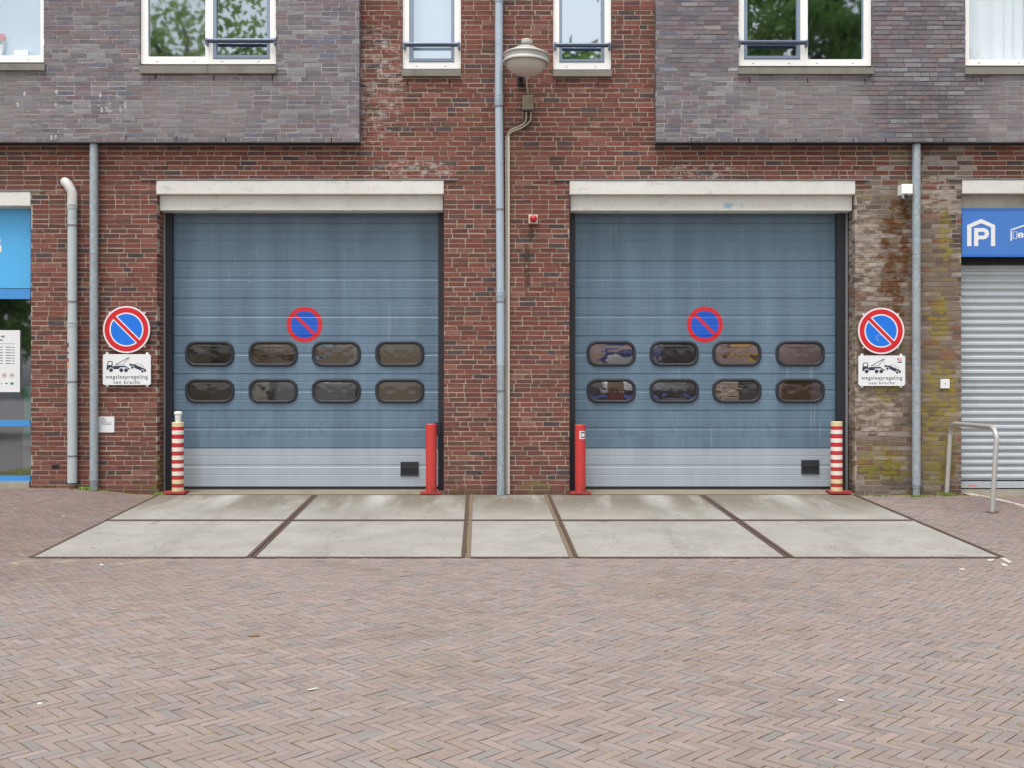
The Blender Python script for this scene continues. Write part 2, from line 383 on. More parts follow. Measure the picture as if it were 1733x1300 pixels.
def street_mat():
    t = NT('street_brick')
    b = t.n('ShaderNodeTexBrick'); t.put(b.inputs['Vector'], t.co); b.inputs['Scale'].default_value = 1
    b.inputs['Color1'].default_value = S(186, 164, 160, .6); b.inputs['Color2'].default_value = S(168, 160, 162, .6); b.inputs['Mortar'].default_value = S(110, 98, 88, .6)
    b.inputs['Brick Width'].default_value = .2; b.inputs['Row Height'].default_value = .066; b.inputs['Mortar Size'].default_value = .004
    return t.done(t.mix(.3, b.outputs['Color'], t.mix(t.noise(.4), S(170, 150, 148, .6), S(186, 176, 174, .6))), .85)

M = {}
M['brick'] = brick_mat('red_brick'); M['mortar'] = brick_mat('mortar', True)
M['bay'] = bay_mat('purple_brick'); M['baymortar'] = bay_mat('pale_mortar', True)
M['lintel'] = concrete_lintel()
M['rough_concrete'] = plain('rough_concrete', S(176, 170, 156), .85, 0, .25, 7, .3, dirt=S(110, 100, 84))
M['sill'] = plain('sill_concrete', S(138, 134, 126), .8, 0, .2, 8, .3, dirt=S(90, 86, 74))
M['lead'] = plain('lead_flashing', S(140, 140, 140), .6, .2, .25, 12)
M['door'] = door_paint('door_blue', S(98, 122, 144), S(111, 137, 158), S(84, 103, 118))
M['kick'] = door_paint('door_aluminium', S(168, 178, 188), S(176, 187, 197), S(152, 161, 170))
M['black'] = plain('black_rubber', S(40, 42, 50), .55, 0, .15, 14)
M['track'] = plain('dark_track', S(42, 42, 52), .5, 0, .15, 5)
M['trim'] = plain('jamb_trim', S(160, 164, 166), .45, .3)
M['acr_dark'] = acrylic('smoked_acrylic', (.78, .75, .72, 1), S(84, 78, 72))
M['acr_brown'] = acrylic('clear_acrylic', (.92, .89, .89, 1), S(110, 98, 96))
M['white'] = plain('white_frame', S(255, 255, 253, .90), .35, 0, .02, 3)
M['sash'] = plain('sash_grey', S(146, 164, 186), .4, .1, .06)
M['bar'] = plain('bar_slate', S(98, 112, 136), .35, .3, .1)
M['dark'] = plain('dark_gap', S(20, 20, 22), .8)
M['room'] = plain('room_dark', S(70, 74, 78), .9)
M['curtain'] = plain('curtain_white', S(248, 250, 252, .85), .9, 0, .03, 3)
M['blind'] = plain('blind_pale', S(222, 234, 246, .8), .9, 0, .04, 2)
M['glass'] = glass('window_glass', .44); M['glass_w'] = glass('window_glass_wavy', .44, wob=.10)
M['glass_hi'] = glass('window_glass_bright', .60); M['glass_c'] = glass('window_glass_clear', .12)
M['shopglass'] = glass('shop_glass', .30, (.66, .78, .74, 1), .06)
M['zinc'] = plain('zinc_paint', S(184, 200, 214), .45, .15, .06, 9, dirt=S(150, 160, 170))
M['galv'] = galv('galvanised', S(172, 184, 192), S(136, 146, 150))
M['ventgrey'] = plain('vent_grey', S(196, 206, 210), .45, .1, .06, 10, dirt=S(150, 156, 156))
M['ventwhite'] = plain('vent_white', S(214, 213, 211), .5, 0, .08, 10, dirt=S(180, 165, 150))
M['clampmetal'] = plain('clamp_metal', S(142, 134, 136), .5, .4, .2, 20)
M['conduit'] = plain('conduit_cream', S(214, 206, 192), .55, 0, .08, 6, dirt=S(160, 146, 124))
M['conduit2'] = plain('conduit_grey', S(176, 168, 156), .55, 0, .08, 6)
M['lamp'] = plain('lamp_enamel', S(198, 198, 193), .5, 0, .08, 9, dirt=S(140, 132, 116))
M['bowl'] = plain('lamp_bowl', S(212, 204, 196), .25, 0, .04, 5, spec=.5, dirt=S(170, 150, 140), dirtf=.4)
M['boxgrey'] = plain('weathered_box', S(150, 138, 122), .8, 0, .3, 22, .3, dirt=S(96, 84, 66), dirtf=.8)
M['cable'] = plain('cable_sheath', S(172, 160, 142), .6)
def worn(name, col, chip, sc=7):
    t = NT(name); c = t.mix(t.noise(5, 6, .7), lerpc(col, .84), lerpc(col, 1.1))
    c = t.mix(t.math('MULTIPLY', t.rng(t.noise(sc, 6, .75, vec=t.scale(t.co, (1, 1, .35))), .56, .70), .55), c, chip)
    c = t.mix(t.math('MULTIPLY', t.rng(t.noise(34, 3, .6), .66, .69), .85), c, S(92, 72, 64))
    rust = t.math('MULTIPLY', t.ell(0, 0, 40, .20, (1.1, .2)), t.rng(t.noise(16, 5, .7), .45, .6)); c = t.mix(t.math('MULTIPLY', rust, .7), c, S(110, 70, 54))
    return t.done(c, t.rng(t.noise(9, 4), .3, .7, .42, .7))
M['red'] = worn('bollard_red', S(214, 62, 58), S(176, 58, 54))
M['redbase'] = plain('red_plate', S(168, 60, 58), .6, 0, .2, 18, dirt=S(96, 56, 50))
M['stripe_red'] = worn('stripe_red', S(206, 44, 54), S(180, 70, 70), 11)
M['stripe_white'] = worn('stripe_white', S(240, 236, 226, .85), S(206, 194, 168), 11)
M['cream'] = plain('stripe_cream', S(232, 216, 170), .55, 0, .1, 14, dirt=S(176, 150, 100))
M['signwhite'] = plain('sign_white', S(240, 242, 244, .84), .35, 0, .02, 6)
M['signred'] = plain('sign_red', S(222, 24, 40), .35, 0, .04, 6)
M['signblue'] = plain('sign_blue', S(8, 122, 240), .35, 0, .04, 6)
M['signback'] = plain('sign_back', S(190, 130, 136), .5)
M['ink'] = plain('sign_ink', S(46, 52, 76), .5)
M['inkgrey'] = plain('sign_ink_grey', S(120, 124, 130), .5)
M['stickred'] = plain('sticker_red', S(218, 34, 46), .4, 0, .06, 6)
M['stickblue'] = plain('sticker_blue', S(16, 92, 208), .4, 0, .06, 6)
M['cupwhite'] = plain('paper_cup', S(246, 246, 246, .85), .6, 0, .02)
M['steel'] = plain('brushed_steel', S(196, 194, 190), .4, .35, .1, 12)
M['shutter'] = plain('shutter_grey', S(196, 205, 212), .42, .15, .05, 4, dirt=S(168, 172, 168), dirtf=.4)
M['shopblue'] = plain('shop_blue', S(88, 190, 252), .4, 0, .03, 2)
M['shopframe'] = plain('shop_frame_blue', S(72, 156, 232), .4, 0, .04, 3)
M['fascia'] = plain('fascia_blue', S(70, 130, 214), .4, 0, .03, 2)
M['fasciaedge'] = plain('fascia_edge', S(40, 116, 206), .4)
M['teal'] = plain('teal_board', S(40, 150, 130), .6)
M['grey'] = plain('shop_grey', S(168, 166, 148), .8, 0, .3, 3)
M['rust'] = plain('rusty_steel', S(108, 86, 78, .55), .7, .1, .22, 12, .3, dirt=S(84, 66, 58, .62), dirtf=.7)
M['rust2'] = plain('pale_steel', S(146, 126, 112, .58), .7, .1, .2, 12, .2)
M['slab'] = concrete_slab(); M['pave'] = paving_mat(); M['joint'] = joint_mat(); M['street'] = street_mat()
M['threshold'] = plain('threshold_concrete', S(158, 146, 126, .62), .85, 0, .25, 5, .2, dirt=S(120, 92, 72, .62), dirtf=.7)
M['whitepaint'] = plain('worn_white_paint', S(214, 208, 200, .66), .8, 0, .2, 30)
M['bark'] = plain('bark', S(90, 78, 66), .9, 0, .3, 8, .4)
def leaf(name, c1, c2):
    t = NT(name); c = t.mix(t.rng(t.noise(1.1, 3), .35, .65), c1, c2)
    d = t.n('ShaderNodeBsdfTranslucent'); t.put(d.inputs['Color'], c); t.done(c, .55)
    mx = t.n('ShaderNodeMixShader'); mx.inputs[0].default_value = .45
    t.t.links.new(t.bsdf.outputs[0], mx.inputs[1]); t.t.links.new(d.outputs[0], mx.inputs[2]); t.t.links.new(mx.outputs[0], t.out.inputs[0]); return t.m
M['leaf1'] = leaf('leaf_mid', S(120, 164, 74), S(170, 198, 110)); M['leaf2'] = leaf('leaf_dark', S(92, 134, 64), S(140, 172, 90))
M['grass'] = plain('grass_blade', S(150, 176, 80), .7, 0, .3, 20)
M['orange'] = plain('sticker_orange', S(236, 170, 110), .5); M['stickerdark'] = plain('sticker_dark', S(96, 74, 92), .5)
M['stickpink'] = plain('sticker_crimson', S(190, 70, 90), .5); M['camlens'] = plain('camera_lens', S(40, 40, 56), .15)
M['alarmred'] = plain('alarm_red', S(206, 40, 56), .2, 0, .05); M['alarmbase'] = plain('alarm_base', S(226, 212, 186), .5, 0, .05)

# ------------------------------------------------------------------ bricks
def pick(pal, wts, n, jit=.06):
    P = np.array([[lin(c) * KV for c in p] for p in pal]); w_ = np.array(wts, float); w_ /= w_.sum()
    c = P[RNG.choice(len(P), n, p=w_)]
    return np.clip(c * (1 + RNG.normal(0, jit, (n, 1))) * (1 + RNG.normal(0, jit * .35, (n, 3))), .004, 1)
RED = ([(128, 78, 69), (119, 76, 70), (138, 88, 78), (108, 77, 73), (88, 75, 78), (142, 100, 90), (107, 78, 66)], [34, 24, 12, 13, 5, 5, 7])
WEATHER = ([(134, 121, 115), (118, 105, 99), (156, 147, 142), (99, 85, 81), (128, 116, 94), (88, 75, 75), (116, 90, 82)], [26, 22, 18, 12, 12, 6, 6])
def weathered(x, z):
    a = sst((x - X(1432)) / .12) * sst((X(1640) - x) / .1) * sst((Z(300) - z) / .25) * .92
    b = sst((x - X(1470)) / .5) * sst((X(1690) - x) / .4) * sst((Z(235) - z) / .2) * .6
    return np.maximum(a, b)
PURPLE = ([(125, 119, 125), (134, 129, 134), (116, 113, 121), (128, 114, 117), (142, 142, 148), (114, 116, 129)], [30, 22, 18, 12, 12, 6])
def brick_field(u0, u1, v0, v1, course, L, j, holes, org, U, N, depth, pal, hdr=.16, wob=.0022, phase=0.0):
    """bricks as boxes: returns verts, quads, colours.  u along U, v up, N points out of the wall"""
    rects = []
    H = course - j; j = j * .74; L = L + .0035
    nrow = int(math.ceil((v1 - v0) / course))
    for r in range(nrow):
        z0 = v0 + r * course; z1 = min(z0 + H, v1)
        if z1 - z0 < .012: continue
        rr = random.Random(r * 31 + int(u0 * 97) + int(phase * 1000))
        u = u0 - ((r % 2) * .5 + rr.uniform(-.06, .06) + rr.choice((0, 0, 0, .25))) * (L + j)
        while u < u1:
            l = (L - j) / 2 if rr.random() < hdr else L
            a, b = max(u, u0), min(u + l, u1)
            u += l + j
            if b - a < .02: continue
            segs = [(a, b, z0, z1)]
            for h in holes:
                out = []
                for (p, q, c, d) in segs:
                    if q <= h[0] or p >= h[1] or d <= h[2] or c >= h[3]: out.append((p, q, c, d)); continue
                    if h[2] > c + .012: out.append((p, q, c, h[2] - .002)); continue
                    if h[3] < d - .012: out.append((p, q, h[3] + .002, d)); continue
                    if p < h[0] - .02: out.append((p, h[0], c, d))
                    if q > h[1] + .02: out.append((h[1], q, c, d))
                segs = out
            rects += segs
    R = np.array(rects); n = len(R)
    U = np.array(U, float); N = np.array(N, float); V = np.array([0, 0, 1.]); org = np.array(org, float)
    cu = np.stack([R[:, 0], R[:, 1], R[:, 1], R[:, 0]], 1); cv = np.stack([R[:, 2], R[:, 2], R[:, 3], R[:, 3]], 1)
    cu = cu + RNG.normal(0, wob, cu.shape); cv = cv + RNG.normal(0, wob * .8, cv.shape)
    dn = np.clip(RNG.normal(0, .0013, (n, 1)) + RNG.normal(0, .0006, (n, 4)), -.0026, .004)
    fr = org + cu[..., None] * U + cv[..., None] * V + dn[..., None] * N
    bk = org + cu[..., None] * U + cv[..., None] * V - depth * N
    Vt = np.concatenate([fr, bk], 1).reshape(-1, 3)
    q = np.array([[0, 1, 2, 3], [4, 5, 1, 0], [5, 6, 2, 1], [6, 7, 3, 2], [7, 4, 0, 3]])
    if np.dot(np.cross(U, V), N) < 0: q = q[:, ::-1]
    Q = (np.arange(n)[:, None, None] * 8 + q[None]).reshape(-1, 4)
    col = pick(*pal, n)
    if pal is RED:
        mid = fr.mean(1); msk = RNG.random(n) < weathered(mid[:, 0], mid[:, 2]); col[msk] = pick(*WEATHER, n)[msk]
    vc = np.repeat(col[:, None, :], 8, 1) * (1 + RNG.normal(0, .07, (n, 8, 1)))
    return Vt, Q, np.clip(vc.reshape(-1, 3), .003, 1)
def merge(parts):
    V, Q, Cc, o = [], [], [], 0
    for v, q, c in parts: V.append(v); Q.append(q + o); Cc.append(c); o += len(v)
    return np.concatenate(V), np.concatenate(Q), np.concatenate(Cc)

# ------------------------------------------------------------------ the setting: street, paving, apron
XW, ZT = 9.4, 8.4
def street_sheet():
    xs = np.concatenate([np.linspace(-80, -12, 10), np.linspace(-10, 10, 41), np.linspace(12, 80, 10)])
    ys = np.concatenate([np.linspace(-90, -16, 10), np.linspace(-14, 0, 29), [0.6, 4, 12, 30]])
    gx, gy = np.meshgrid(xs, ys); g = ground(gx, gy) - .06
    V = np.stack([gx, gy, g], -1).reshape(-1, 3); nx = len(xs)
    b = MB(); fs = []
    for i in range(len(ys) - 1):
        for k in range(nx - 1): fs.append((i * nx + k, i * nx + k + 1, (i + 1) * nx + k + 1, (i + 1) * nx + k))
    b.add(V, fs); return tag(b.build('street', M['street'], smooth=180), kind='structure')
street_sheet()
SH = .12 / 3.9                                                 # the apron is not quite square to the wall
AX0, AX1 = -4.56, 4.40
def in_apron(x, y, m=0.0): return (y > -3.93 - m) & (x > AX0 - m - SH * y * -1 * -1 * 0 + (-y) * SH - .0) & (x < AX1 + m + (-y) * SH)
def herringbone():
    Wd, n = .0550, 3
    pts = []
    c45 = sqrt(.5)
    rng = range(-260, 261)
    A, B = np.meshgrid(np.arange(-320, 321), np.arange(-320, 321))
    d = np.mod(A - B, 2 * n)
    hz = np.stack([A[d == 0], B[d == 0]], 1); vt = np.stack([A[d == 2 * n - 1], B[d == 2 * n - 1]], 1)
    j = .0023
    rect = np.concatenate([
        np.stack([hz[:, 0] * Wd + j, hz[:, 0] * Wd + n * Wd - j, hz[:, 1] * Wd + j, hz[:, 1] * Wd + Wd - j], 1),
        np.stack([vt[:, 0] * Wd + j, vt[:, 0] * Wd + Wd - j, vt[:, 1] * Wd + j, vt[:, 1] * Wd + n * Wd - j], 1)])
    cu = np.stack([rect[:, 0], rect[:, 1], rect[:, 1], rect[:, 0]], 1); cv = np.stack([rect[:, 2], rect[:, 2], rect[:, 3], rect[:, 3]], 1)
    mu, mv = cu.mean(1), cv.mean(1)
    cx = (mu + mv) * c45; cy = (mv - mu) * c45 - 6.5
    keep = (cy < -.02) & (cy > -12.2) & (np.abs(cx) < .5 * (cy + 13.7) + 2.4) & (np.abs(cx) < 9.3)
    keep &= ~((cy > -3.80) & (cx > AX0 + .10 + (-cy) * SH) & (cx < AX1 - .10 + (-cy) * SH))
    cu, cv, cx, cy = cu[keep], cv[keep], cx[keep], cy[keep]; n_ = len(cx)
    ang = RNG.normal(0, .010, (n_, 1)); du, dv = cu - cu.mean(1, keepdims=True), cv - cv.mean(1, keepdims=True)
    cu = cu.mean(1, keepdims=True) + du - ang * dv + RNG.normal(0, .0018, (n_, 1)); cv = cv.mean(1, keepdims=True) + dv + ang * du + RNG.normal(0, .0018, (n_, 1))
    cu += RNG.normal(0, .0010, cu.shape); cv += RNG.normal(0, .0010, cv.shape)
    x = (cu + cv) * c45; y = (cv - cu) * c45 - 6.5
    wv0 = wave(x, y)
    inn = (cy[:, None] > -3.98) & (cx[:, None] > AX0 - .12 + (-cy[:, None]) * SH) & (cx[:, None] < AX1 + .12 + (-cy[:, None]) * SH)
    zt = ground(x, y) + wv0 - .003 * inn + RNG.normal(0, .0009, (n_, 1)) + RNG.normal(0, .0004, x.shape)
    sh = .93
    xi = x.mean(1, keepdims=True) + (x - x.mean(1, keepdims=True)) * .975; yi = y.mean(1, keepdims=True) + (y - y.mean(1, keepdims=True)) * .975
    top = np.stack([xi, yi, zt], -1); mid = np.stack([x, y, zt - .0035], -1); bot = np.stack([x, y, zt - .03], -1)
    V = np.concatenate([top, mid, bot], 1).reshape(-1, 3)
    q = [[0, 1, 2, 3]]
    for k in range(4):
        k2 = (k + 1) % 4; q += [[4 + k, 4 + k2, k2, k], [8 + k, 8 + k2, 4 + k2, 4 + k]]
    Q = (np.arange(n_)[:, None, None] * 12 + np.array(q)[None]).reshape(-1, 4)
    pal = [(196, 176, 173), (190, 177, 177), (179, 177, 180), (202, 176, 169), (170, 174, 178), (184, 166, 164)]
    P = np.array([[lin(c) * .440 for c in p] for p in pal]); P = (P.mean(1, keepdims=True) * .35 + P * .65) * .76 + P.mean((0, 1)) * .24; P = P * np.array([1.075, .978, .918])
    # tone drifts slowly over the square: pinker on the left and by the wall, greyer in the middle
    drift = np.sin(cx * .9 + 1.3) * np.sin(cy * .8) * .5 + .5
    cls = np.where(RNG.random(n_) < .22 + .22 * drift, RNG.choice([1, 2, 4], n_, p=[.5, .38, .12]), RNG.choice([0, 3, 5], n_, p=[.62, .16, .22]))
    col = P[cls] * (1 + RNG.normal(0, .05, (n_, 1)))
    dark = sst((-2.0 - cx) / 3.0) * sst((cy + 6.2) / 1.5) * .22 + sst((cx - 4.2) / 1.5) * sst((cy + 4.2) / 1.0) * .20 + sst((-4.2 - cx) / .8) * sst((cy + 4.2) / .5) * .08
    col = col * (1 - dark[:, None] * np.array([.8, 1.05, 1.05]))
    # a few pale painted bricks in front of the apron's left corner
    for (px, py) in ((25, 953), (45, 952), (120, 951), (105, 952), (235, 951), (250, 952), (205, 954)):
        gx_, gy_, _z = on_ground(px, py); i = np.argmin((cx - gx_) ** 2 + (cy - gy_) ** 2); col[i] = np.array([lin(200) * .5, lin(184) * .5, lin(158) * .5])
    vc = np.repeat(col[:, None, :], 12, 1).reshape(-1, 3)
    global MOSS
    MOSS = np.stack([x, y, zt], -1)
    # sand bed just below the tops
    xs, ys = np.arange(-9.4, 9.41, .1), np.arange(-12.4, .01, .1)
    gx, gy = np.meshgrid(xs, ys); wv = wave(gx, gy)
    bz = ground(gx, gy) + wv - .0056; nx = len(xs)
    bv = np.stack([gx, gy, bz], -1).reshape(-1, 3)
    bq = []
    for i in range(len(ys) - 1):
        for k in range(nx - 1): bq.append([i * nx + k, i * nx + k + 1, (i + 1) * nx + k + 1, (i + 1) * nx + k])
    bq = np.array(bq) + len(V)
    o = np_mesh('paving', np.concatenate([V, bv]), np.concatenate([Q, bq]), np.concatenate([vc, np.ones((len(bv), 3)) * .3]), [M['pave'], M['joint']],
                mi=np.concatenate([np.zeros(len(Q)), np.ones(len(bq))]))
    return tag(o, kind='structure')
pv = herringbone()
def moss():
    n = len(MOSS); m = MB(); rr = random.Random(5)
    dens = np.sin(MOSS[:, 0, 0] * 1.1 + 2) * np.sin(MOSS[:, 0, 1] * 1.7 + 1) * .5 + .5
    for i in range(n):
        x, y = MOSS[i, 0, 0], MOSS[i, 0, 1]
        if y > -3.95 and AX0 - .3 - y * SH < x < AX1 + .3 - y * SH: continue
        if rr.random() > .22 + .55 * dens[i] ** 2: continue
        k = rr.randrange(4); a, b_ = MOSS[i, k], MOSS[i, (k + 1) % 4]; t0 = rr.choice((0, rr.random())); c = a + (b_ - a) * t0
        d = (b_ - a) / np.linalg.norm(b_ - a); q = np.array([-d[1], d[0], 0]); l = rr.uniform(.005, .022); w_ = rr.uniform(.0025, .0055)
        o = c - q * .0022; top = o + np.array([0, 0, rr.uniform(.001, .003)])
        m.add([o - d * l, o - q * w_, o + d * l, o + q * w_, top], [(0, 1, 4), (1, 2, 4), (2, 3, 4), (3, 0, 4)])
    t = NT('joint_moss'); c = t.mix(t.rng(t.noise(2.5, 4, .7), .35, .65), S(176, 176, 84, .62), S(180, 156, 78, .62))
    return tag(m.build('moss', t.done(c, .95)), kind='stuff')
moss()

def apron():
    lines = [AX0, -2.53, -.545, .45, 2.44, AX1]
    rows = [(-.02, -1.90), (-1.96, -3.90)]
    b = MB(); st = MB()
    def P(x, y, dz=0.0): return (x + SH * -y, y, -.171 * (-y) / 3.9 + dz)
    def slab(x0, x1, y0, y1, mb, top, bot=-.12):
        vs = [P(x0, y1, bot), P(x1, y1, bot), P(x1, y0, bot), P(x0, y0, bot), P(x0, y1, top), P(x1, y1, top), P(x1, y0, top), P(x0, y0, top)]
        mb.add(vs, [(3, 2, 1, 0), (4, 5, 6, 7), (0, 1, 5, 4), (1, 2, 6, 5), (2, 3, 7, 6), (3, 0, 4, 7)])
    for (y0, y1) in rows:
        for i in range(5):
            dz = .006 + random.uniform(-.002, .002); e = .045 if i not in () else .02
            x0, x1 = lines[i] + (.03 if i == 0 else e), lines[i + 1] - (.03 if i == 4 else e)
            slab(x0, x1, y0 - .02, y1 + .02, b, dz)
    for i, x in enumerate(lines):                              # angle-iron edges, two to a joint
        for (y0, y1) in rows:
            if i in (0, 5): slab(x - .012, x + .028, y0, y1, st, .008)
            else:
                st.mi = 1 if i in (2, 3) and (i == 2) == False else 0
                slab(x - .043, x - .006, y0, y1, st, .008); st.mi = 1 if i == 2 else 0; slab(x + .006, x + .043, y0, y1, st, .0085); st.mi = 0
    for y0, y1 in ((-.018, -.002), (-1.918, -1.88), (-1.98, -1.942), (-3.925, -3.882)):
        for i in range(5): slab(lines[i] + .045, lines[i + 1] - .045, y1, y0, st, .0075)
    o = b.build('apron', M['slab']); tag(o, kind='structure')
    # dark bed under the plates so that the gaps are not open
    bed = MB(); slab(AX0 - .02, AX1 + .02, 0, -3.95, bed, -.012, -.14); bed.build('bed', M['joint'], o)
    st.build('steel_edging', [M['rust'], M['rust2']], o)
    th = MB()
    for (pa, pb) in ((262, 754), (961, 1449)):
        x0, x1 = X(pa), X(pb)
        th.add([(x0, .0, .006), (x1, .0, .006), (x1, .60, .055), (x0, .60, .055), (x0, .0, -.1), (x1, .0, -.1), (x1, .6, -.1), (x0, .6, -.1)],
               [(0, 1, 2, 3), (4, 5, 1, 0), (5, 6, 2, 1), (7, 4, 0, 3)])
    th.build('threshold', M['threshold'], o)
    return o
apron()
def floor_mark(name, quads, label, cat, mat=M['whitepaint'], dz=.004):
    b = MB()
    for q in quads:
        vs = []
        for px, py in q:
            x, y, z = on_ground(px, py); vs.append((x, y, z + dz + float(wave(x, y))))
        nrm = np.cross(np.array(vs[1]) - np.array(vs[0]), np.array(vs[2]) - np.array(vs[0]))
        if nrm[2] < 0: vs = vs[::-1]
        b.add(vs, [tuple(range(len(vs)))])
    o = b.build(name, mat)
    return tag(o, label, cat, kind='structure') if cat is None else tag(o, label, cat)
tag(floor_mark('parking_line', [[(1618, 834), (1630, 833), (1685, 844.5), (1733, 856), (1860, 888), (1860, 896), (1733, 861), (1680, 848)]], None, None), kind='structure')
tag(floor_mark('paint_patch', [[(1692, 946), (1700, 945), (1706, 949), (1713, 952), (1708, 955), (1699, 950)], [(1693, 954), (1703, 956), (1707, 961), (1696, 959)], [(1670, 948), (1683, 947), (1680, 951), (1672, 951)], [(1622, 964), (1632, 964), (1634, 967), (1625, 967)]], None, None), kind='structure')

# ------------------------------------------------------------------ the building
bld = thing('brick_building', 'red brick building with purple-grey brick upper bays and two blue garage doors', 'building')
G = [(X(266), X(751), -.2, Z(303)), (X(964), X(1447), -.2, Z(303))]              # garage openings
SHOP = (-XW - .1, X(52), -.2, Z(323)); SHUT = (X(1627), XW + .1, -.2, Z(303))
YB = -.15
BL1, BR0, BB = X(608, YB), X(1110.5, YB), Z(240.5, YB)
WIN_R = [(681.5, 780, 115.5), (936, 1034, 116.5)]                                # windows in the red wall
WIN_B = [(238.5, 467.5, 107.5), (1249.5, 1474, 110.5), (-154, 76, 104.5), (1632, 1862, 110)]
WT = 7.35
YR, YBW = .035, -.105
winholes = [(X(a, YR) - .004, X(b, YR) + .004, Z(c + 10, YR), WT) for a, b, c in WIN_R]
holes = G + [SHOP, SHUT] + winholes + [(-XW - 1, BL1 - .03, BB + .03, ZT + 1), (BR0 + .03, XW + 1, BB + .03, ZT + 1)]
V0 = -.30
fields = [brick_field(-XW, XW, V0, ZT, .0625, .2010, .0136, holes, (0, 0, 0), (1, 0, 0), (0, -1, 0), .1, RED)]
# jambs of the openings
for h, sides in ((G[0], 'lr'), (G[1], 'lr'), (SHOP, 'r'), (SHUT, 'l')):
    if 'l' in sides: fields.append(brick_field(.105, .36, V0, h[3], .0625, .1, .0108, [], (h[0] - .001, 0, 0), (0, 1, 0), (1, 0, 0), .08, RED, 0, phase=.3))
    if 'r' in sides: fields.append(brick_field(.105, .36, V0, h[3], .0625, .1, .0108, [], (h[1] + .001, 0, 0), (0, 1, 0), (-1, 0, 0), .08, RED, 0, phase=.6))
V_, Q_, C_ = merge(fields)
wall = np_mesh('wall', V_, Q_, C_, [M['brick']], bld)
mb = MB(); mh = [(h[0] - .004, h[1] + .004, h[2], h[3]) for h in holes[:6]] + holes[6:]
mb.sheet(-XW, XW, V0, ZT, mh, .0042, .36)
mb.add([(-XW, .3, ZT), (XW, .3, ZT), (XW, .0, ZT), (-XW, .0, ZT)], [(0, 1, 2, 3)])
mb.build('mortar', M['mortar'], wall)
for px, py in ((689.7, 140), (761.3, 140), (942.4, 140.5), (1012, 141)):
    x, z = W(px, py, 0); sl = MB(); sl.box(x - .006, x + .006, -.003, .004, z - .03, z + .03); sl.build('weep_hole', M['dark'], wall)
x, z = W(94, 791, 0); sl = MB(); sl.box(x - .047, x + .047, -.004, .02, z - .024, z + .022); sl.build('air_brick', M['dark'], wall)

def bay(x0, x1, wins, slots, side):
    hs_ = [(X(a, YBW) - .004, X(b, YBW) + .004, Z(c + 10, YBW), WT) for a, b, c in wins]
    fl = [brick_field(x0, x1, BB + .012, ZT, .0595, .2060, .0118, hs_, (0, YB, 0), (1, 0, 0), (0, -1, 0), .1, PURPLE, .14, .0012)]
    xs = x1 if side == 'r' else x0
    fl.append(brick_field(YB + .102, .0, BB + .012, ZT, .0595, .2085, .0095, [], (xs, 0, 0), (0, 1, 0), (1 if side == 'r' else -1, 0, 0), .08, PURPLE, 0, .001, .2))
    v, q, c = merge(fl); o = np_mesh('upper_bay', v, q, c, [M['bay']], bld)
    m = MB(); m.sheet(x0 + .003, x1 - .003, BB + .006, ZT, [(h[0] - .004, h[1] + .004, h[2], h[3]) for h in hs_], YB + .0040, .0)
    m.build('mortar', M['baymortar'], o)
    s = MB(); s.box(x0 - .001, x1 + .001, YB - .006, .0, BB - .006, BB + .004); s.build('soffit_plate', M['black'], o)
    for px, py in slots:
        xx, zz = W(px, py, YB); d = MB(); d.box(xx - .006, xx + .006, YB - .003, YB + .02, zz - .028, zz + .028); d.build('weep_hole', M['dark'], o)
    return o
b1 = bay(-XW, BL1, [WIN_B[2], WIN_B[0]], [(263, 130), (362, 132), (461, 132), (213, 233), (298, 234), (382, 235), (467, 235), (561, 236)], 'r')
b1['label'] = 'purple-grey brick bay over the left garage door'
b2 = bay(BR0, XW, [WIN_B[1], WIN_B[3]], [(1269, 136), (1367, 136), (1464, 136), (1661, 136), (1250, 237), (1347, 237), (1444, 237), (1499, 237), (1597, 237), (1170, 236)], 'l')
b2['label'] = 'purple-grey brick bay over the right garage door'

def lintel(pa, pb, pt, pm, p2, pbm, label, mat2=None, ends=(3, 3)):
    x0, x1 = X(pa), X(pb)
    b = MB(); b.bbox(x0, x1, -.012, .29, Z(pm), Z(pt), .006); o = b.build('lintel', M['lintel'], bld); o['label'] = label
    l = MB(); l.bbox(x0 + .012, x1 - .012, .075, .30, Z(pbm, .075), Z(pm) - .001, .006); l.build('lower_beam', mat2 or M['lintel'], o)
    f = MB(); n = 34; a, c = x0 - .20, x1 + .18
    rr = random.Random(int(pa) + 5)
    top = [(a + (c - a) * i / n, Z(pt) + .022 + rr.uniform(-.006, .006)) for i in range(n + 1)]
    for i in range(n): f.prism([(top[i][0], Z(pt) + .002), (top[i + 1][0], Z(pt) + .002), top[i + 1], top[i]], -.016 - rr.uniform(0, .004), .0)
    f.build('flashing', M['lead'], o)
lintel(265, 751, 305, 328, 330, 355.5, 'pale concrete lintel over the left garage door')
lintel(964, 1447, 305.5, 328.5, 331, 356, 'pale concrete lintel over the right garage door')
lintel(-170, 52, 324, 348, 348, 351, 'pale concrete lintel over the blue shopfront')
lintel(1628, 1830, 304, 327, 329, 352, 'pale concrete lintel over the blue parking fascia', M['rough_concrete'])

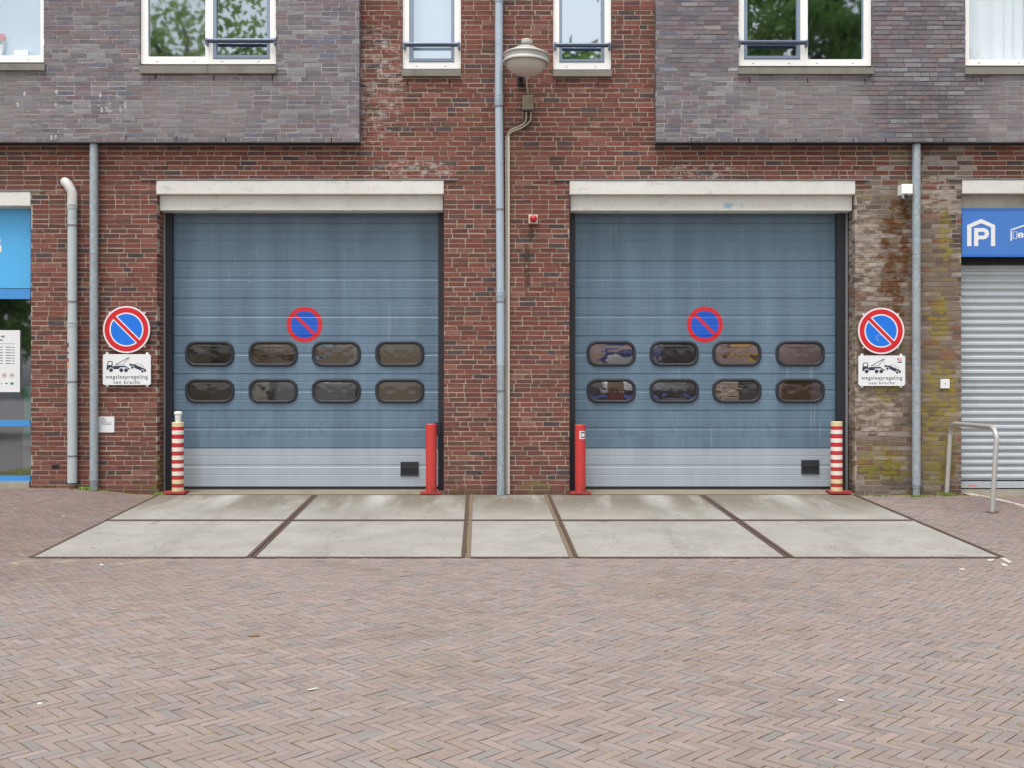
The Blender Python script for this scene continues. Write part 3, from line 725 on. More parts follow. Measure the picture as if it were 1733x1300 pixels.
# windows: everything in photo pixels at the frame's plane
def window(fr, yf, lights, bar, label, sillpx, curtain=None, gl='glass'):
    l, r, bt = fr
    x0, x1, z0 = X(l, yf), X(r, yf), Z(bt, yf)
    hs_ = []
    for g in lights:
        a = g.get('sash', g['glass']); hs_.append((X(a[0], yf), X(a[1], yf), Z(a[2], yf), WT - .09))
    b = MB(); b.sheet(x0, x1, z0, WT, hs_, yf, yf + .10)
    o = b.build('window', M['white'], bld); o['label'] = label
    for (a, c_) in ((.12, .30), (.62, .82)):
        for g in lights:
            s_ = g.get('sash', g['glass']); xx = X(s_[0] + (s_[1] - s_[0]) * (.16 if a < .5 else .8), yf); zz = z0 + .030; hb = MB(); hb.box(xx - .012, xx + .012, yf - .0015, yf + .01, zz - .004, zz + .004); hb.build('drain_slot', M['inkgrey'], o)
    for g in lights:
        gx0, gx1, gz0 = X(g['glass'][0], yf), X(g['glass'][1], yf), Z(g['glass'][2], yf)
        if 'sash' in g:
            s_ = g['sash']; sx0, sx1, sz0 = X(s_[0], yf), X(s_[1], yf), Z(s_[2], yf)
            sb = MB(); sb.sheet(sx0 + .003, sx1 - .003, sz0 + .003, WT - .093, [(gx0, gx1, gz0, WT - .15)], yf + .004, yf + .08)
            sb.build('sash', M['sash'], o)
            sh = MB(); sh.box(sx0 + .002, sx1 - .002, yf - .006, yf + .003, sz0 - .006, sz0 + .004); sh.build('sash_shadow', M['bar'], o)  # dark strip put in for the shadow line under the sash
        else:
            be = MB(); be.sheet(gx0 - .006, gx1 + .006, gz0 - .006, WT - .086, [(gx0 + .008, gx1 - .008, gz0 + .008, WT - .10)], yf + .028, yf + .05); be.build('glazing_bead', M['white'] if curtain else M['sash'], o)
        p = MB(); y = yf + .042
        tw = random.uniform(-.0015, .0015)
        p.add([(gx0 - .01, y + tw, gz0 - .01), (gx1 + .01, y - tw, gz0 - .01), (gx1 + .01, y - tw, WT - .1), (gx0 - .01, y + tw, WT - .1)], [(0, 1, 2, 3)])
        p.build('pane', M[g.get('mat', gl)], o)
    rm = MB(); y0, y1 = yf + .10, yf + .9
    for q in ([(x0, y1, z0), (x1, y1, z0), (x1, y1, WT), (x0, y1, WT)], [(x0, y0, z0), (x0, y1, z0), (x0, y1, WT), (x0, y0, WT)], [(x1, y1, z0), (x1, y0, z0), (x1, y0, WT), (x1, y1, WT)],
              [(x0, y0, z0), (x1, y0, z0), (x1, y1, z0), (x0, y1, z0)], [(x0, y1, WT), (x1, y1, WT), (x1, y0, WT), (x0, y0, WT)]): rm.add(q, [(0, 1, 2, 3)])
    rm.build('room', M['room'] if not curtain else M['blind'], o)
    if curtain:
        c = MB(); n = 120; vs = []
        for i in range(n + 1):
            t = i / n; xx = x0 + (x1 - x0) * t; amp = .022 if curtain == 'curtain' else .0
            yy = yf + .16 + amp * sin(t * 60 + 2 * sin(t * 17)); vs += [(xx, yy, z0 + .02), (xx, yy + .01, WT - .05)]
        c.add(vs, [(2 * i, 2 * i + 2, 2 * i + 3, 2 * i + 1) for i in range(n)])
        c.build('curtain', M['curtain'] if curtain == 'curtain' else M['blind'], o, smooth=180)
    if bar:
        bx0, bx1, by = X(bar[0], yf - .05), X(bar[1], yf - .05), Z((bar[2] + bar[3]) / 2, yf - .05)
        bb = MB(); bb.tube([(bx0, yf - .055, by), (bx1, yf - .055, by)], .021, 14)
        bb.box(bx0 + .02, bx1 - .02, yf - .040, yf - .034, by - .030, by)
        for xx in (bx0 + .012, bx1 - .012): bb.box(xx - .014, xx + .014, yf - .07, yf + .002, by - .055, by + .024)
        bb.build('guard_bar', M['bar'], o, smooth=40)
    s0, s1, st, sb_ = sillpx; ys = yf - .085
    sm = MB(); xa, xb, za, zb = X(s0, ys), X(s1, ys), Z(sb_, ys), Z(st, ys)
    nseg = 2 if xb - xa > 1.2 else 1
    for i in range(nseg):
        u0 = xa + (xb - xa) * i / nseg + (.002 if i else 0); u1 = xa + (xb - xa) * (i + 1) / nseg - (.002 if i < nseg - 1 else 0)
        sm.prism([(0, 0)] * 0 or [(u0, za), (u1, za), (u1, zb), (u0, zb)], ys, ys + .006)
        sm.add([(u0, ys + .006, za), (u1, ys + .006, za), (u1, yf + .09, za), (u0, yf + .09, za), (u0, ys + .006, zb), (u1, ys + .006, zb), (u1, yf + .09, zb + .02), (u0, yf + .09, zb + .02)],
               [(3, 2, 1, 0), (4, 5, 6, 7), (1, 2, 6, 5), (3, 0, 4, 7), (2, 3, 7, 6)])
    sm.build('sill', M['sill'], o)
    return o
window(WIN_B[0], YBW, [dict(glass=(250.5, 347.5, 95), mat='glass_w'), dict(glass=(366, 451.5, 92), sash=(360.5, 457, 98))], (348, 466.5, 63, 72), 'double window left of centre mirroring a sunlit tree', (236, 467, 110, 123))
window(WIN_R[0], YR, [dict(glass=(699, 763.5, 98), sash=(692.5, 769, 103.5))], (683, 778, 70, 78), 'narrow window mirroring plain pale sky', (680, 780, 116.5, 127.5), 'blind')
window(WIN_R[1], YR, [dict(glass=(951.5, 1017.5, 99), sash=(946.5, 1023, 104), mat='glass_hi')], (938, 1033, 71, 79), 'narrow window beside the lamp mirroring part of a tree', (936, 1035.5, 117.5, 128))
window(WIN_B[1], YBW, [dict(glass=(1264.8, 1349.5, 93.5), sash=(1259, 1354.5, 98.8)), dict(glass=(1367, 1462, 99.6), mat='glass_w')], (1249.5, 1367, 66, 75), 'double window on the right mirroring dark foliage', (1249.5, 1479, 113.5, 124))
wl = window(WIN_B[2], YBW, [dict(glass=(-145, -45, 93)), dict(glass=(-33, 68.5, 93), mat='glass_c')], None, 'window with pale blue blind at the left edge', (-154, 75, 107, 118), 'blind')
window(WIN_B[3], YBW, [dict(glass=(1640, 1745, 99.6), mat='glass_c'), dict(glass=(1757, 1850, 99.6), mat='glass_c')], None, 'window with white curtains at the right edge', (1634, 1862, 113, 124.5), 'curtain')
# things on the left window's inner sill
x0, z0 = W(36, 92.5, YBW + .1); pk = MB(); pk.bbox(X(24, 0), X(48, 0), YBW + .09, YBW + .13, z0, z0 + .06); pk.build('white_box', M['white'], None)
tag(bpy.data.objects['white_box'], 'small white box on the sill behind the left edge window', 'box')
fl = thing('flower_pot', 'pink flower behind the window at the left edge', 'flower', (X(0, 0), YBW + .11, z0))
fp = MB(); c0 = (X(0, 0), YBW + .11, z0); fp.tube([c0, (c0[0], c0[1], c0[2] + .13)], [.03, .045]); fp.build('pot', M['white'], fl, 40)
fs_ = MB(); fs_.tube([(c0[0], c0[1], c0[2] + .12), (c0[0] + .02, c0[1], c0[2] + .23)], .006); fs_.build('stem', M['leaf1'], fl)
fh = MB()
for k in range(9): an = k * .7; fh.tube([(c0[0] + .02, c0[1], c0[2] + .23), (c0[0] + .02 + .045 * cos(an), c0[1] + .01 * sin(k), c0[2] + .235 + .04 * sin(an))], [.008, .018], 8)
fh.build('bloom', plain('petal_pink', S(240, 150, 150), .6), fl)

# ------------------------------------------------------------------ garage doors
YD = .36
def door_profile(pt, pb_):
    """(z, depth) polyline from the top down to pb_; depth > 0 is into the door"""
    seams = [377.5 - 63.5, 377.5, 441, 504, 567.8, 632, 695.8, 759.3, 822.5]
    z = []
    for i in range(len(seams) - 1):
        a, c = seams[i], seams[i + 1]; h = c - a
        z += [(a - 1.0, 0), (a - .6, .010), (a + .6, .010), (a + 1.0, 0)]
        z += [(a + h * .205, 0), (a + h * .222, .003), (a + h * .238, 0)]
        z += [(a + h * .435, 0), (a + h * .450, .0045), (a + h * .505, .0045), (a + h * .522, 0)]
        z += [(a + h * .70, 0), (a + h * .717, .003), (a + h * .735, 0)]
    z = sorted([(p, d) for p, d in z if pt < p < pb_] + [(pt, 0), (pb_, 0)])
    return [(Z(p, YD), d) for p, d in z]
def garage_door(pl, pr, pt, tl, tr, wx, wy0, stick, handle, acr, label, trim):
    x0, x1 = X(pl, YD), X(pr, YD)
    prof = door_profile(pt - 30, 759.3)
    def extr(prof, xa, xb, off=0.0):
        m = MB(); vs = []
        for z, d in prof: vs += [(xa, YD + d - off, z), (xb, YD + d - off, z)]
        m.add(vs, [(2 * i + 2, 2 * i + 3, 2 * i + 1, 2 * i) for i in range(len(prof) - 1)]); return m
    scl = (D + YD) / F; hw_, hh_, hr_ = 38.5 * scl, 18.7 * scl, 15 * scl      # openings behind the window frames
    cent = [W(cx_, cy_, YD) for cy_ in wy0 for cx_ in wx]
    zs = sorted({q[0] for q in prof} | {c[1] + v for c in cent for v in np.linspace(-hh_, hh_, 25)})
    pz0 = np.array([q[0] for q in prof][::-1]); pd0 = np.array([q[1] for q in prof][::-1])
    m = MB()
    for za, zb in zip(zs[:-1], zs[1:]):
        if zb - za < 1e-6: continue
        zm = (za + zb) / 2; cuts = []
        for cx, cz in cent:
            if abs(zm - cz) < hh_:
                e = max(abs(zm - cz) - (hh_ - hr_), 0); half = hw_ - hr_ + sqrt(max(hr_ * hr_ - e * e, 0)); cuts.append((cx - half, cx + half))
        cuts.sort(); edges = [x0 - .04] + [v for c in cuts for v in c] + [x1 + .04]
        da, db = float(np.interp(za, pz0, pd0)), float(np.interp(zb, pz0, pd0))
        for i in range(0, len(edges), 2):
            m.add([(edges[i], YD + da, za), (edges[i + 1], YD + da, za), (edges[i + 1], YD + db, zb), (edges[i], YD + db, zb)], [(0, 1, 2, 3)])
    o = m.build('garage_door', M['door'], bld); o['label'] = label
    k = extr(door_profile(759.3, 820.5), x0 - .04, x1 + .04, .001)
    k.box(x0 - .04, x1 + .04, YD + .010, YD + .05, Z(823, YD), Z(759.6, YD)); k.box(x0 - .02, x1 + .02, YD - .012, YD + .009, Z(824, YD), Z(820.6, YD))
    k.build('kick_panel', M['kick'], o)
    s = MB(); s.box(x0 - .03, x1 + .03, YD - .004, YD + .045, Z(831, YD), Z(824, YD) - .001); s.build('bottom_seal', M['black'], o)
    for (a, b_) in (tl, tr):
        t = MB(); t.box(X(a, YD - .09), X(b_, YD - .09), YD - .09, YD - .012, .01, Z(348, YD)); t.build('guide_track', M['track'], o)
    t = MB(); t.box(X(trim[0], YD - .11), X(trim[1], YD - .11), YD - .11, YD - .02, .01, Z(348, YD)); t.build('jamb_trim', M['trim'], o)
    # rounded windows
    ww, wh = 83.0 / 2, 43.4 / 2
    def rrect(cx, cz, hw, hh, r, n=8):
        pts = []
        for (sx, sz, a0) in ((1, -1, -90), (1, 1, 0), (-1, 1, 90), (-1, -1, 180)):
            for i in range(n + 1):
                an = radians(a0 + 90 * i / n); pts.append((cx + sx * (hw - r) + r * cos(an), cz + sz * (hh - r) + r * sin(an)))
        return pts
    sc = (D + YD) / F
    for row, cy in enumerate(wy0):
        for ci, cxp in enumerate(wx):
            cx, cz = W(cxp, cy, YD)
            rings = [(ww, wh, 17.5, .004), (ww - .3, wh - .3, 17.3, -.018), (ww - 1.2, wh - 1.2, 16.6, -.024), (ww - 4.2, wh - 4.2, 14, -.024), (ww - 5.4, wh - 5.4, 13, -.014), (ww - 5.6, wh - 5.6, 12.8, .004)]
            f = MB(); R = [rrect(cx, cz, a * sc, b_ * sc, r * sc) for a, b_, r, d in rings]; n = len(R[0])
            for rr_, (a, b_, r, d) in zip(R, rings): f.v += [(p[0], YD + d, p[1]) for p in rr_]
            for i in range(len(R) - 1):
                for j in range(n): f.f.append((i * n + j, i * n + (j + 1) % n, (i + 1) * n + (j + 1) % n, (i + 1) * n + j)); f.m.append(0)
            fo = f.build('window_frame', M['black'], o, 50)
            # domed pane
            p = MB(); rg = random.Random(row * 10 + ci + int(pl)); K = 9; vs = []
            base = rrect(0, 0, (ww - 5.4) * sc, (wh - 5.4) * sc, 13 * sc, 8)
            bulge = rg.uniform(.014, .03)
            for i in range(K):
                q = 1 - i / K
                for bx, bz in base:
                    u, v = bx * q, bz * q
                    yy = -bulge * (1 - q ** 3) + .0042 * sin(u * rg_k(ci, row, 0) + 1) * cos(v * rg_k(ci, row, 1) * 1.4 + ci) * (1 - q ** 2)
                    vs.append((cx + u, YD - .004 + yy, cz + v))
            vs.append((cx, YD - .004 - bulge, cz))
            fs = []
            for i in range(K - 1):
                for j in range(n): fs.append((i * n + j, i * n + (j + 1) % n, (i + 1) * n + (j + 1) % n, (i + 1) * n + j))
            for j in range(n): fs.append(((K - 1) * n + j, (K - 1) * n + (j + 1) % n, K * n))
            p.add(vs, fs); p.build('pane', acr, o, 180)
    # no-parking sticker following the ribs
    cx, cz = W(stick[0], stick[1], YD); R_ = stick[2] * sc
    pz = np.array([q[0] for q in prof][::-1]); pd = np.array([q[1] for q in prof][::-1])
    def strips(fn, z0, z1, off, mat, mb):
        zs = sorted(set(list(np.linspace(z0, z1, 61)) + [z for z in pz if z0 < z < z1])); mb.mi = mat
        for a, b_ in zip(zs[:-1], zs[1:]):
            ia, ib = fn(a), fn(b_)
            if ia is None or ib is None: continue
            da, db = float(np.interp(a, pz, pd)), float(np.interp(b_, pz, pd))
            mb.add([(ia[0], YD + da - off, a), (ia[1], YD + da - off, a), (ib[1], YD + db - off, b_), (ib[0], YD + db - off, b_)], [(0, 1, 2, 3)])
    circ = lambda r: (lambda z: (cx - sqrt(max(r * r - (z - cz) ** 2, 0)), cx + sqrt(max(r * r - (z - cz) ** 2, 0))))
    sm = MB(); strips(circ(R_), cz - R_, cz + R_, .0012, 0, sm); strips(circ(R_ * .77), cz - R_ * .77, cz + R_ * .77, .0018, 1, sm)
    hw = R_ * .085 * sqrt(2)
    strips(lambda z: (cx - (z - cz) - hw, cx - (z - cz) + hw), cz - R_ * .56, cz + R_ * .56, .0024, 0, sm)
    sm.build('no_parking_sticker', [M['stickred'], M['stickblue']], o)
    a, b_, c, d = handle
    h = MB(); hx0, hx1, hz0, hz1 = X(a, YD), X(b_, YD), Z(d, YD), Z(c, YD)
    h.sheet(hx0, hx1, hz0, hz1, [(hx0 + .018, hx1 - .018, hz0 + .02, hz0 + (hz1 - hz0) * .52)], YD - .016, YD + .002)
    h.box(hx0 + .016, hx1 - .016, YD - .002, YD - .0005, hz0 + .018, hz1 - .02); h.box(hx0 + .02, hx1 - .02, YD - .010, YD - .003, hz0 + .055, hz0 + .068)
    h.build('handle', M['black'], o)
    return o
def rg_k(a, b, c): return 18 + ((a * 7 + b * 13 + c * 5) % 11) * 3.1
d1 = garage_door(290, 742, 360, (279.5, 290.5), (741.5, 756), (355.2, 462.4, 569.2, 676.5), (598, 661.8), (515.5, 548.6, 30.2), (678, 708.3, 782.5, 806), M['acr_dark'], 'left blue sectional garage door with dark windows', (276.8, 279.4))
d2 = garage_door(973, 1417, 361, (958, 973.5), (1416.5, 1431.5), (1034.4, 1141, 1246.9, 1353.9), (597.6, 661.5), (1192.9, 548.5, 30.4), (1356, 1386, 779.5, 803), M['acr_brown'], 'right blue sectional garage door with brownish windows', (1431.6, 1434.6))
x, z = W(741, 728, .1); se = MB(); se.box(x - .045, x + .03, .12, .19, z - .08, z + .09); se.build('photocell', M['track'], d1)
# solid back so that no light leaks behind the doors
M['hall'] = plain('hall_plaster', S(176, 152, 148, .66), .9, 0, .18, 1.5); M['hall2'] = plain('hall_dark_plaster', S(142, 130, 114, .66), .9, 0, .3, 1.5)
M['hallfloor'] = plain('hall_floor', S(110, 106, 100, .6), .9, 0, .2, 2)
bk = MB(); bk.sheet(-XW + .3, XW - .3, -.2, ZT - .2, [(G[0][0], G[0][1], 0, 3.75), (G[1][0], G[1][1], 0, 3.75)], .62, .66); bk.build('back_wall', M['dark'], bld)
for (h, mt) in ((G[0], 'hall2'), (G[1], 'hall')):               # garage halls added behind the doors, left roofless so the sky lights them
    x0, x1 = h[0] - .02, h[1] + .02; m = MB()
    m.add([(x0, 5.6, .06), (x1, 5.6, .06), (x1, 5.6, 4.2), (x0, 5.6, 4.2)], [(0, 1, 2, 3)]); m.add([(x0, .66, .06), (x0, 5.6, .06), (x0, 5.6, 4.2), (x0, .66, 4.2)], [(0, 1, 2, 3)]); m.add([(x1, 5.6, .06), (x1, .66, .06), (x1, .66, 4.2), (x1, 5.6, 4.2)], [(0, 1, 2, 3)])
    m.build('hall', M[mt], bld)
    m = MB(); m.add([(x0, .62, .055), (x1, .62, .055), (x1, 5.6, .055), (x0, 5.6, .055)], [(0, 1, 2, 3)]); m.build('hall_floor', M['hallfloor'], bld)
def parked_car(xc, yc, col, label, kz=1.0):
    o = thing('parked_car', label, 'car', (xc, yc, .06), 'cars parked inside the garages')
    side = [(-.86, .22), (.86, .22), (.90, .55), (.86, .86), (.80, .98), (-.80, .98), (-.86, .86), (-.90, .55)]
    def loft(secs, name, mat):
        m = MB(); n = len(secs[0][1]); vs = []
        for y, pts in secs: vs += [(xc + a, yc + y, .06 + b * kz) for a, b in pts]
        m.add(vs, [(i * n + k, i * n + (k + 1) % n, (i + 1) * n + (k + 1) % n, (i + 1) * n + k) for i in range(len(secs) - 1) for k in range(n)] + [tuple(range(n - 1, -1, -1)), tuple((len(secs) - 1) * n + k for k in range(n))])
        return m.build(name, mat, o, 40)
    sc = lambda fx, fz, dz=0: [(a * fx, .22 + (b - .22) * fz + dz) for a, b in side]
    loft([(-1.6, sc(.86, .75, .08)), (-1.5, sc(.96, .9, .02)), (-1.1, sc(1, .97)), (0, sc(1, 1)), (1.2, sc(1, 1)), (1.6, sc(.9, .85))], 'body', col)
    cab = [(-.74, .97), (.74, .97), (.62, 1.40), (.5, 1.46), (-.5, 1.46), (-.62, 1.40)]
    g2 = lambda f, zt: [(a * f, .97 + (b - .97) * zt) for a, b in cab]
    loft([(-.85, g2(1, .05)), (-.35, g2(.96, .92)), (.3, g2(.96, 1)), (1.0, g2(.95, .95)), (1.5, g2(.95, .1))], 'cabin', M['camlens'])
    loft([(-.30, [(-.60, 1.38), (.60, 1.38), (.5, 1.475), (-.5, 1.475)]), (.95, [(-.58, 1.34), (.58, 1.34), (.48, 1.44), (-.48, 1.44)])], 'roof', col)
    for sx in (-.8, .8):
        for yy in (-1.0, 1.0):
            m = MB(); m.tube([(xc + sx - .1, yc + yy, .36), (xc + sx + .1, yc + yy, .36)], .30, 20); m.build('wheel', M['black'], o)
        m = MB(); m.lathe([(.09, 0), (.07, .03), (0, .05)], (xc + sx * .72, yc - 1.56, .72 * kz), 16, np.array([[1, 0, 0], [0, 0, -1], [0, 1, 0]])); m.build('headlight', M['signwhite'], o)
parked_car(-3.0, 3.0, plain('car_dark', S(44, 46, 72), .6, 0, .05), 'dark car parked inside the left garage behind its windows', 1.1)
parked_car(1.95, 3.2, plain('car_blue', S(34, 70, 180), .75, 0, .05), 'blue car parked inside the right garage behind its windows', 1.28)
def rack(x0, x1, y, crates, side):
    o = thing('storage_rack', 'steel storage rack inside the %s garage' % side, 'rack', ((x0 + x1) / 2, y, .06), 'storage racks in the garages')
    for xx in (x0, x1):
        for yy in (y, y + .4): m = MB(); m.box(xx - .02, xx + .02, yy - .02, yy + .02, .06, 2.5); m.build('upright', M['steel'], o)
    for z in (.5, 1.05, 1.6, 2.15): m = MB(); m.box(x0 + .021, x1 - .021, y - .02, y + .42, z, z + .03); m.build('shelf', M['conduit'], o)
    for nm, col, a, w_, z, h_ in crates:
        m = MB(); m.bbox(x0 + a, x0 + a + w_, y, y + .36, z + .031, z + .031 + h_, .012); m.box(x0 + a - .012, x0 + a + w_ + .012, y - .012, y + .372, z + .032 + h_, z + .055 + h_)
        tag(m.build('crate', plain('crate_paint', col, .7, 0, .1)), '%s crate on the storage rack inside the %s garage' % (nm, side), 'crate', 'crates on the garage racks')
rack(2.85, 4.3, 4.6, [('blue', S(50, 80, 170), .1, .4, 1.05, .3), ('cream', S(226, 214, 190), .62, .3, 1.05, .24), ('dark grey', S(60, 60, 70), .98, .36, 1.05, .36), ('brown', S(130, 92, 60), .12, .5, 1.6, .28), ('yellow', S(214, 170, 60), .8, .35, 1.6, .3)], 'right')
rack(-4.3, -2.7, 4.4, [('white', S(230, 230, 226), .1, .3, 1.05, .3), ('brick red', S(150, 50, 46), .55, .4, 1.05, .22), ('green', S(60, 110, 70), 1.1, .34, 1.05, .3), ('tan', S(176, 146, 104), .2, .5, 1.6, .3), ('pale blue', S(150, 180, 210), 1.0, .36, 1.6, .26)], 'left')
def board(xa, xb, y, z0, z1, mats, label, vert=True):
    o = thing('wall_board', label, 'board', ((xa + xb) / 2, y, z0)); m = MB(); n = len(mats)
    for i, mt in enumerate(mats): m = MB(); m.bbox(xa, xb, y, y + .03, z0 + (z1 - z0) * i / n, z0 + (z1 - z0) * (i + 1) / n - .004); m.build('panel', mt, o)
board(1.36, 1.58, 1.6, 1.05, 1.62, [M['stickred'], plain('board_amber', S(220, 160, 50), .6)], 'amber and red board inside the right garage')
board(4.05, 4.45, 2.4, .9, 1.5, [plain('board_ochre', S(150, 100, 40), .6)], 'ochre board inside the right garage')
board(2.2, 2.75, 2.0, 1.5, 2.2, [M['track']], 'dark panel inside the right garage')
board(-4.25, -3.95, 1.5, 1.55, 2.1, [M['track']], 'dark cabinet door inside the left garage')
board(-2.2, -1.9, 2.4, 1.6, 2.3, [M['conduit2']], 'pale board inside the left garage')
rf = MB(); rf.box(-XW, XW, -.02, .66, ZT + .001, ZT + .09); rf.build('coping', M['sill'], bld)

# ------------------------------------------------------------------ blue shopfront on the left
YS = .14
def XS(p): return X(p, YS)
def ZS(p): return Z(p, YS)
f = MB(); xr = XS(51.3); xl = -XW
f.box(xl, xr, YS, YS + .06, ZS(505), ZS(488.3))
shop = f.build('shopfront', M['shopframe'], bld); shop['label'] = 'blue framed glass shopfront at the left edge'
for a, b_ in ((722, 712), (816, 806.5)): p = MB(); p.box(xl, xr, YS, YS + .06, ZS(a), ZS(b_)); p.build('rail', M['shopframe'], shop)
p = MB(); p.box(xl, xr, YS + .01, YS + .05, ZS(487), ZS(345)); p.build('fascia_panel', M['shopblue'], shop)
p = MB(); p.box(xl, xr, YS + .002, YS + .006, ZS(488.2), ZS(487.1)); p.build('shadow_gap', M['dark'], shop)
for a, b_ in ((712, 505), (806.5, 722)):
    p = MB(); p.add([(xl, YS + .03, ZS(a)), (xr, YS + .03, ZS(a)), (xr, YS + .03, ZS(b_)), (xl, YS + .03, ZS(b_))], [(0, 1, 2, 3)]); p.build('pane', M['shopglass'], shop)
p = MB(); p.box(xl, xr, YS - .03, YS + .1, -.1, ZS(816)); p.build('plinth', M['rough_concrete'], shop)
p = MB(); p.box(xr - .16, xr + .02, .30, .34, ZS(742), ZS(655)); p.build('teal_board', M['teal'], shop)
for i, (a, b_, c, d, mt) in enumerate(((.23, -.02, 0, 756, 'grey'), (.23, -.02, 756.5, 766, 'stickerdark'), (.23, -.02, 766.5, 800, 'inkgrey'), (.60, .24, 0, 806, 'dark'), (.62, .25, 720, 748, 'bark'))):
    p = MB(); y_ = .42 + i * .002; p.box(xr - a, xr - b_, y_, y_ + .04, ZS(d), ZS(c) if c else ZS(735)); p.build('inner_board', M[mt], shop)
def text_mesh(txt, width, height=None, bold=0.0, font_scale_x=1.0, spacing=1.0):
    cu = bpy.data.curves.new('txt', 'FONT'); cu.body = txt; cu.size = 1; cu.offset = bold; cu.space_character = spacing; cu.resolution_u = 4
    ob = bpy.data.objects.new('txt', cu); COL.objects.link(ob)
    dg = bpy.context.evaluated_depsgraph_get(); me = bpy.data.meshes.new_from_object(ob.evaluated_get(dg))
    vs = np.array([v.co[:2] for v in me.vertices]); fs = [tuple(q.vertices) for q in me.polygons]
    bpy.data.objects.remove(ob); bpy.data.meshes.remove(me)
    mn, mx = vs.min(0), vs.max(0); s = width / (mx[0] - mn[0]); sz = s if height is None else height / (mx[1] - mn[1])
    return (vs - mn) * np.array([s, sz]), fs
def put_text(mb, txt, x, z, width, y, height=None, bold=0.0, spacing=1.0):
    v, fcs = text_mesh(txt, width, height, bold, spacing=spacing)
    ar = 0
    fx = []
    for q in fcs:
        a = sum(v[q[i]][0] * v[q[(i + 1) % len(q)]][1] - v[q[(i + 1) % len(q)]][0] * v[q[i]][1] for i in range(len(q))); fx.append(q if a > 0 else q[::-1])
    mb.add([(x + a, y, z + b) for a, b in v], fx)
lt = MB(); put_text(lt, 'B', XS(-17), ZS(429), 20 / 130., YS + .006, 31 / 130., .03); lt.build('letter', M['signwhite'], shop)
# notice hanging behind the shop window
nt = thing('notice', 'white notice of opening hours on the shop window at the left edge', 'notice', (XS(0), YS + .02, ZS(664)))
n_ = MB(); n_.box(XS(-40), XS(33), YS + .012, YS + .022, ZS(664.5), ZS(558)); n_.build('sheet', M['signwhite'], nt)
n_ = MB(); yy = YS + .011
def dash(a, b_, c, h=1.3): n_.box(XS(a), XS(b_), yy - .0005, yy + .001, ZS(c + h), ZS(c))
for a, b_, c, h in ((-20, -2, 567, 3), (1, 3.2, 567, 3), (4, 7, 567, 3.4), (-10, 3.4, 573.5, 2.4)): dash(a, b_, c, h)
dash(-35, 24, 580.5, .5)
for i in range(7): dash(-30, -8, 586 + i * 4.6); dash(-4, 4, 586 + i * 4.6); dash(9, 17.5, 586 + i * 4.6); dash(19, 24, 586.6 + i * 4.6, 1)
dash(-4, 4, 648.6, 1.4); dash(8, 12.4, 647.4, 2.2); dash(10, 11.5, 649, 1.8)
for cxp in (6.6, 19.4): n_.disc(XS(cxp), ZS(634.5), .012, yy - .0005, yy + .001, 12)
n_.build('print', M['inkgrey'], nt)
n_ = MB()
for cxp in (6.6, 19.4):
    for k in range(24):
        a0, a1 = 2 * pi * k / 24, 2 * pi * (k + 1) / 24; r0 = 3.6 / 130; n_.line((XS(cxp) + r0 * cos(a0), ZS(634.5) + r0 * sin(a0)), (XS(cxp) + r0 * cos(a1), ZS(634.5) + r0 * sin(a1)), .004, yy - .0006, yy + .001)
n_.build('red_rings', M['stickpink'], nt)
n_ = MB(); n_.box(XS(17), XS(22.4), yy - .0005, yy + .001, ZS(652), ZS(646.5)); n_.build('green_symbol', M['teal'], nt)

# ------------------------------------------------------------------ roller shutter and blue parking fascia on the right
YH = .20
m = MB(); xa, xb = X(1624.5, YH), XW; vs = []; pit = 11.92; zt = Z(440, YH)
p_ = 446.0; prof = []
while p_ < 814: prof += [(p_, .018), (p_ + .8, .004), (p_ + 2.2, -.004), (p_ + 5.6, -.006), (p_ + 7.4, .002), (p_ + 8.4, .014), (p_ + 10.2, .018)]; p_ += pit
prof = [(430, .018)] + prof
for q, d in prof: vs += [(xa, YH + d, Z(q, YH)), (xb, YH + d, Z(q, YH))]
m.add(vs, [(2 * i + 2, 2 * i + 3, 2 * i + 1, 2 * i) for i in range(len(prof) - 1)])
rs = m.build('roller_shutter', M['shutter'], bld, 25); rs['label'] = 'closed grey roller shutter under the blue fascia'
m = MB(); m.bbox(xa, xb, YH - .012, YH + .02, Z(827, YH), Z(p_ + .5, YH), .005); m.build('bottom_bar', M['shutter'], rs)
m = MB(); m.box(X(1638, YH), X(1652, YH), YH - .0135, YH - .011, Z(824, YH), Z(820.5, YH)); m.build('sticker', plain('faded_sticker', S(226, 150, 150), .6), rs)
m = MB(); m.box(xa, xb, YH - .02, YH + .1, -.12, Z(829, YH)); m.build('sill_strip', M['rough_concrete'], rs)
m = MB(); m.box(xa, xb, .13, .22, Z(447, .13), Z(430, .13)); m.build('shutter_box', M['dark'], rs)
YF = .03
fa = thing('parking_fascia', 'blue fascia sign with white P under a roof above the roller shutter', 'sign', (X(1680, YF), YF, Z(432, YF)))
m = MB(); xa = X(1627.5, YF); m.bbox(xa, XW, YF, .12, Z(432, YF), Z(352.5, YF), .002); m.build('board', M['fascia'], fa)
m = MB(); m.box(xa - .002, XW, YF - .006, YF + .02, Z(434, YF), Z(430.2, YF)); m.box(xa - .002, XW, YF - .004, YF + .02, Z(355.5, YF), Z(352, YF)); m.build('edge_trim', M['fasciaedge'], fa)
q = lambda a, b_: W(1600 + a / 9.286, 340 + b_ / 9.286, YF)
m = MB(); y0 = YF - .003; y1 = YF
for pl in ([(340, 705), (340, 375), (408, 408), (408, 705)], [(715, 705), (715, 408), (780, 375), (780, 705)], [(340, 375), (562, 278), (562, 345), (408, 408)], [(562, 278), (780, 375), (715, 408), (562, 345)], [(450, 705), (450, 420), (515, 420), (515, 705)], [(515, 420), (590, 420), (590, 480), (515, 480)], [(515, 540), (590, 540), (590, 598), (515, 598)]):
    m.prism([q(*t) for t in pl], y0, y1)
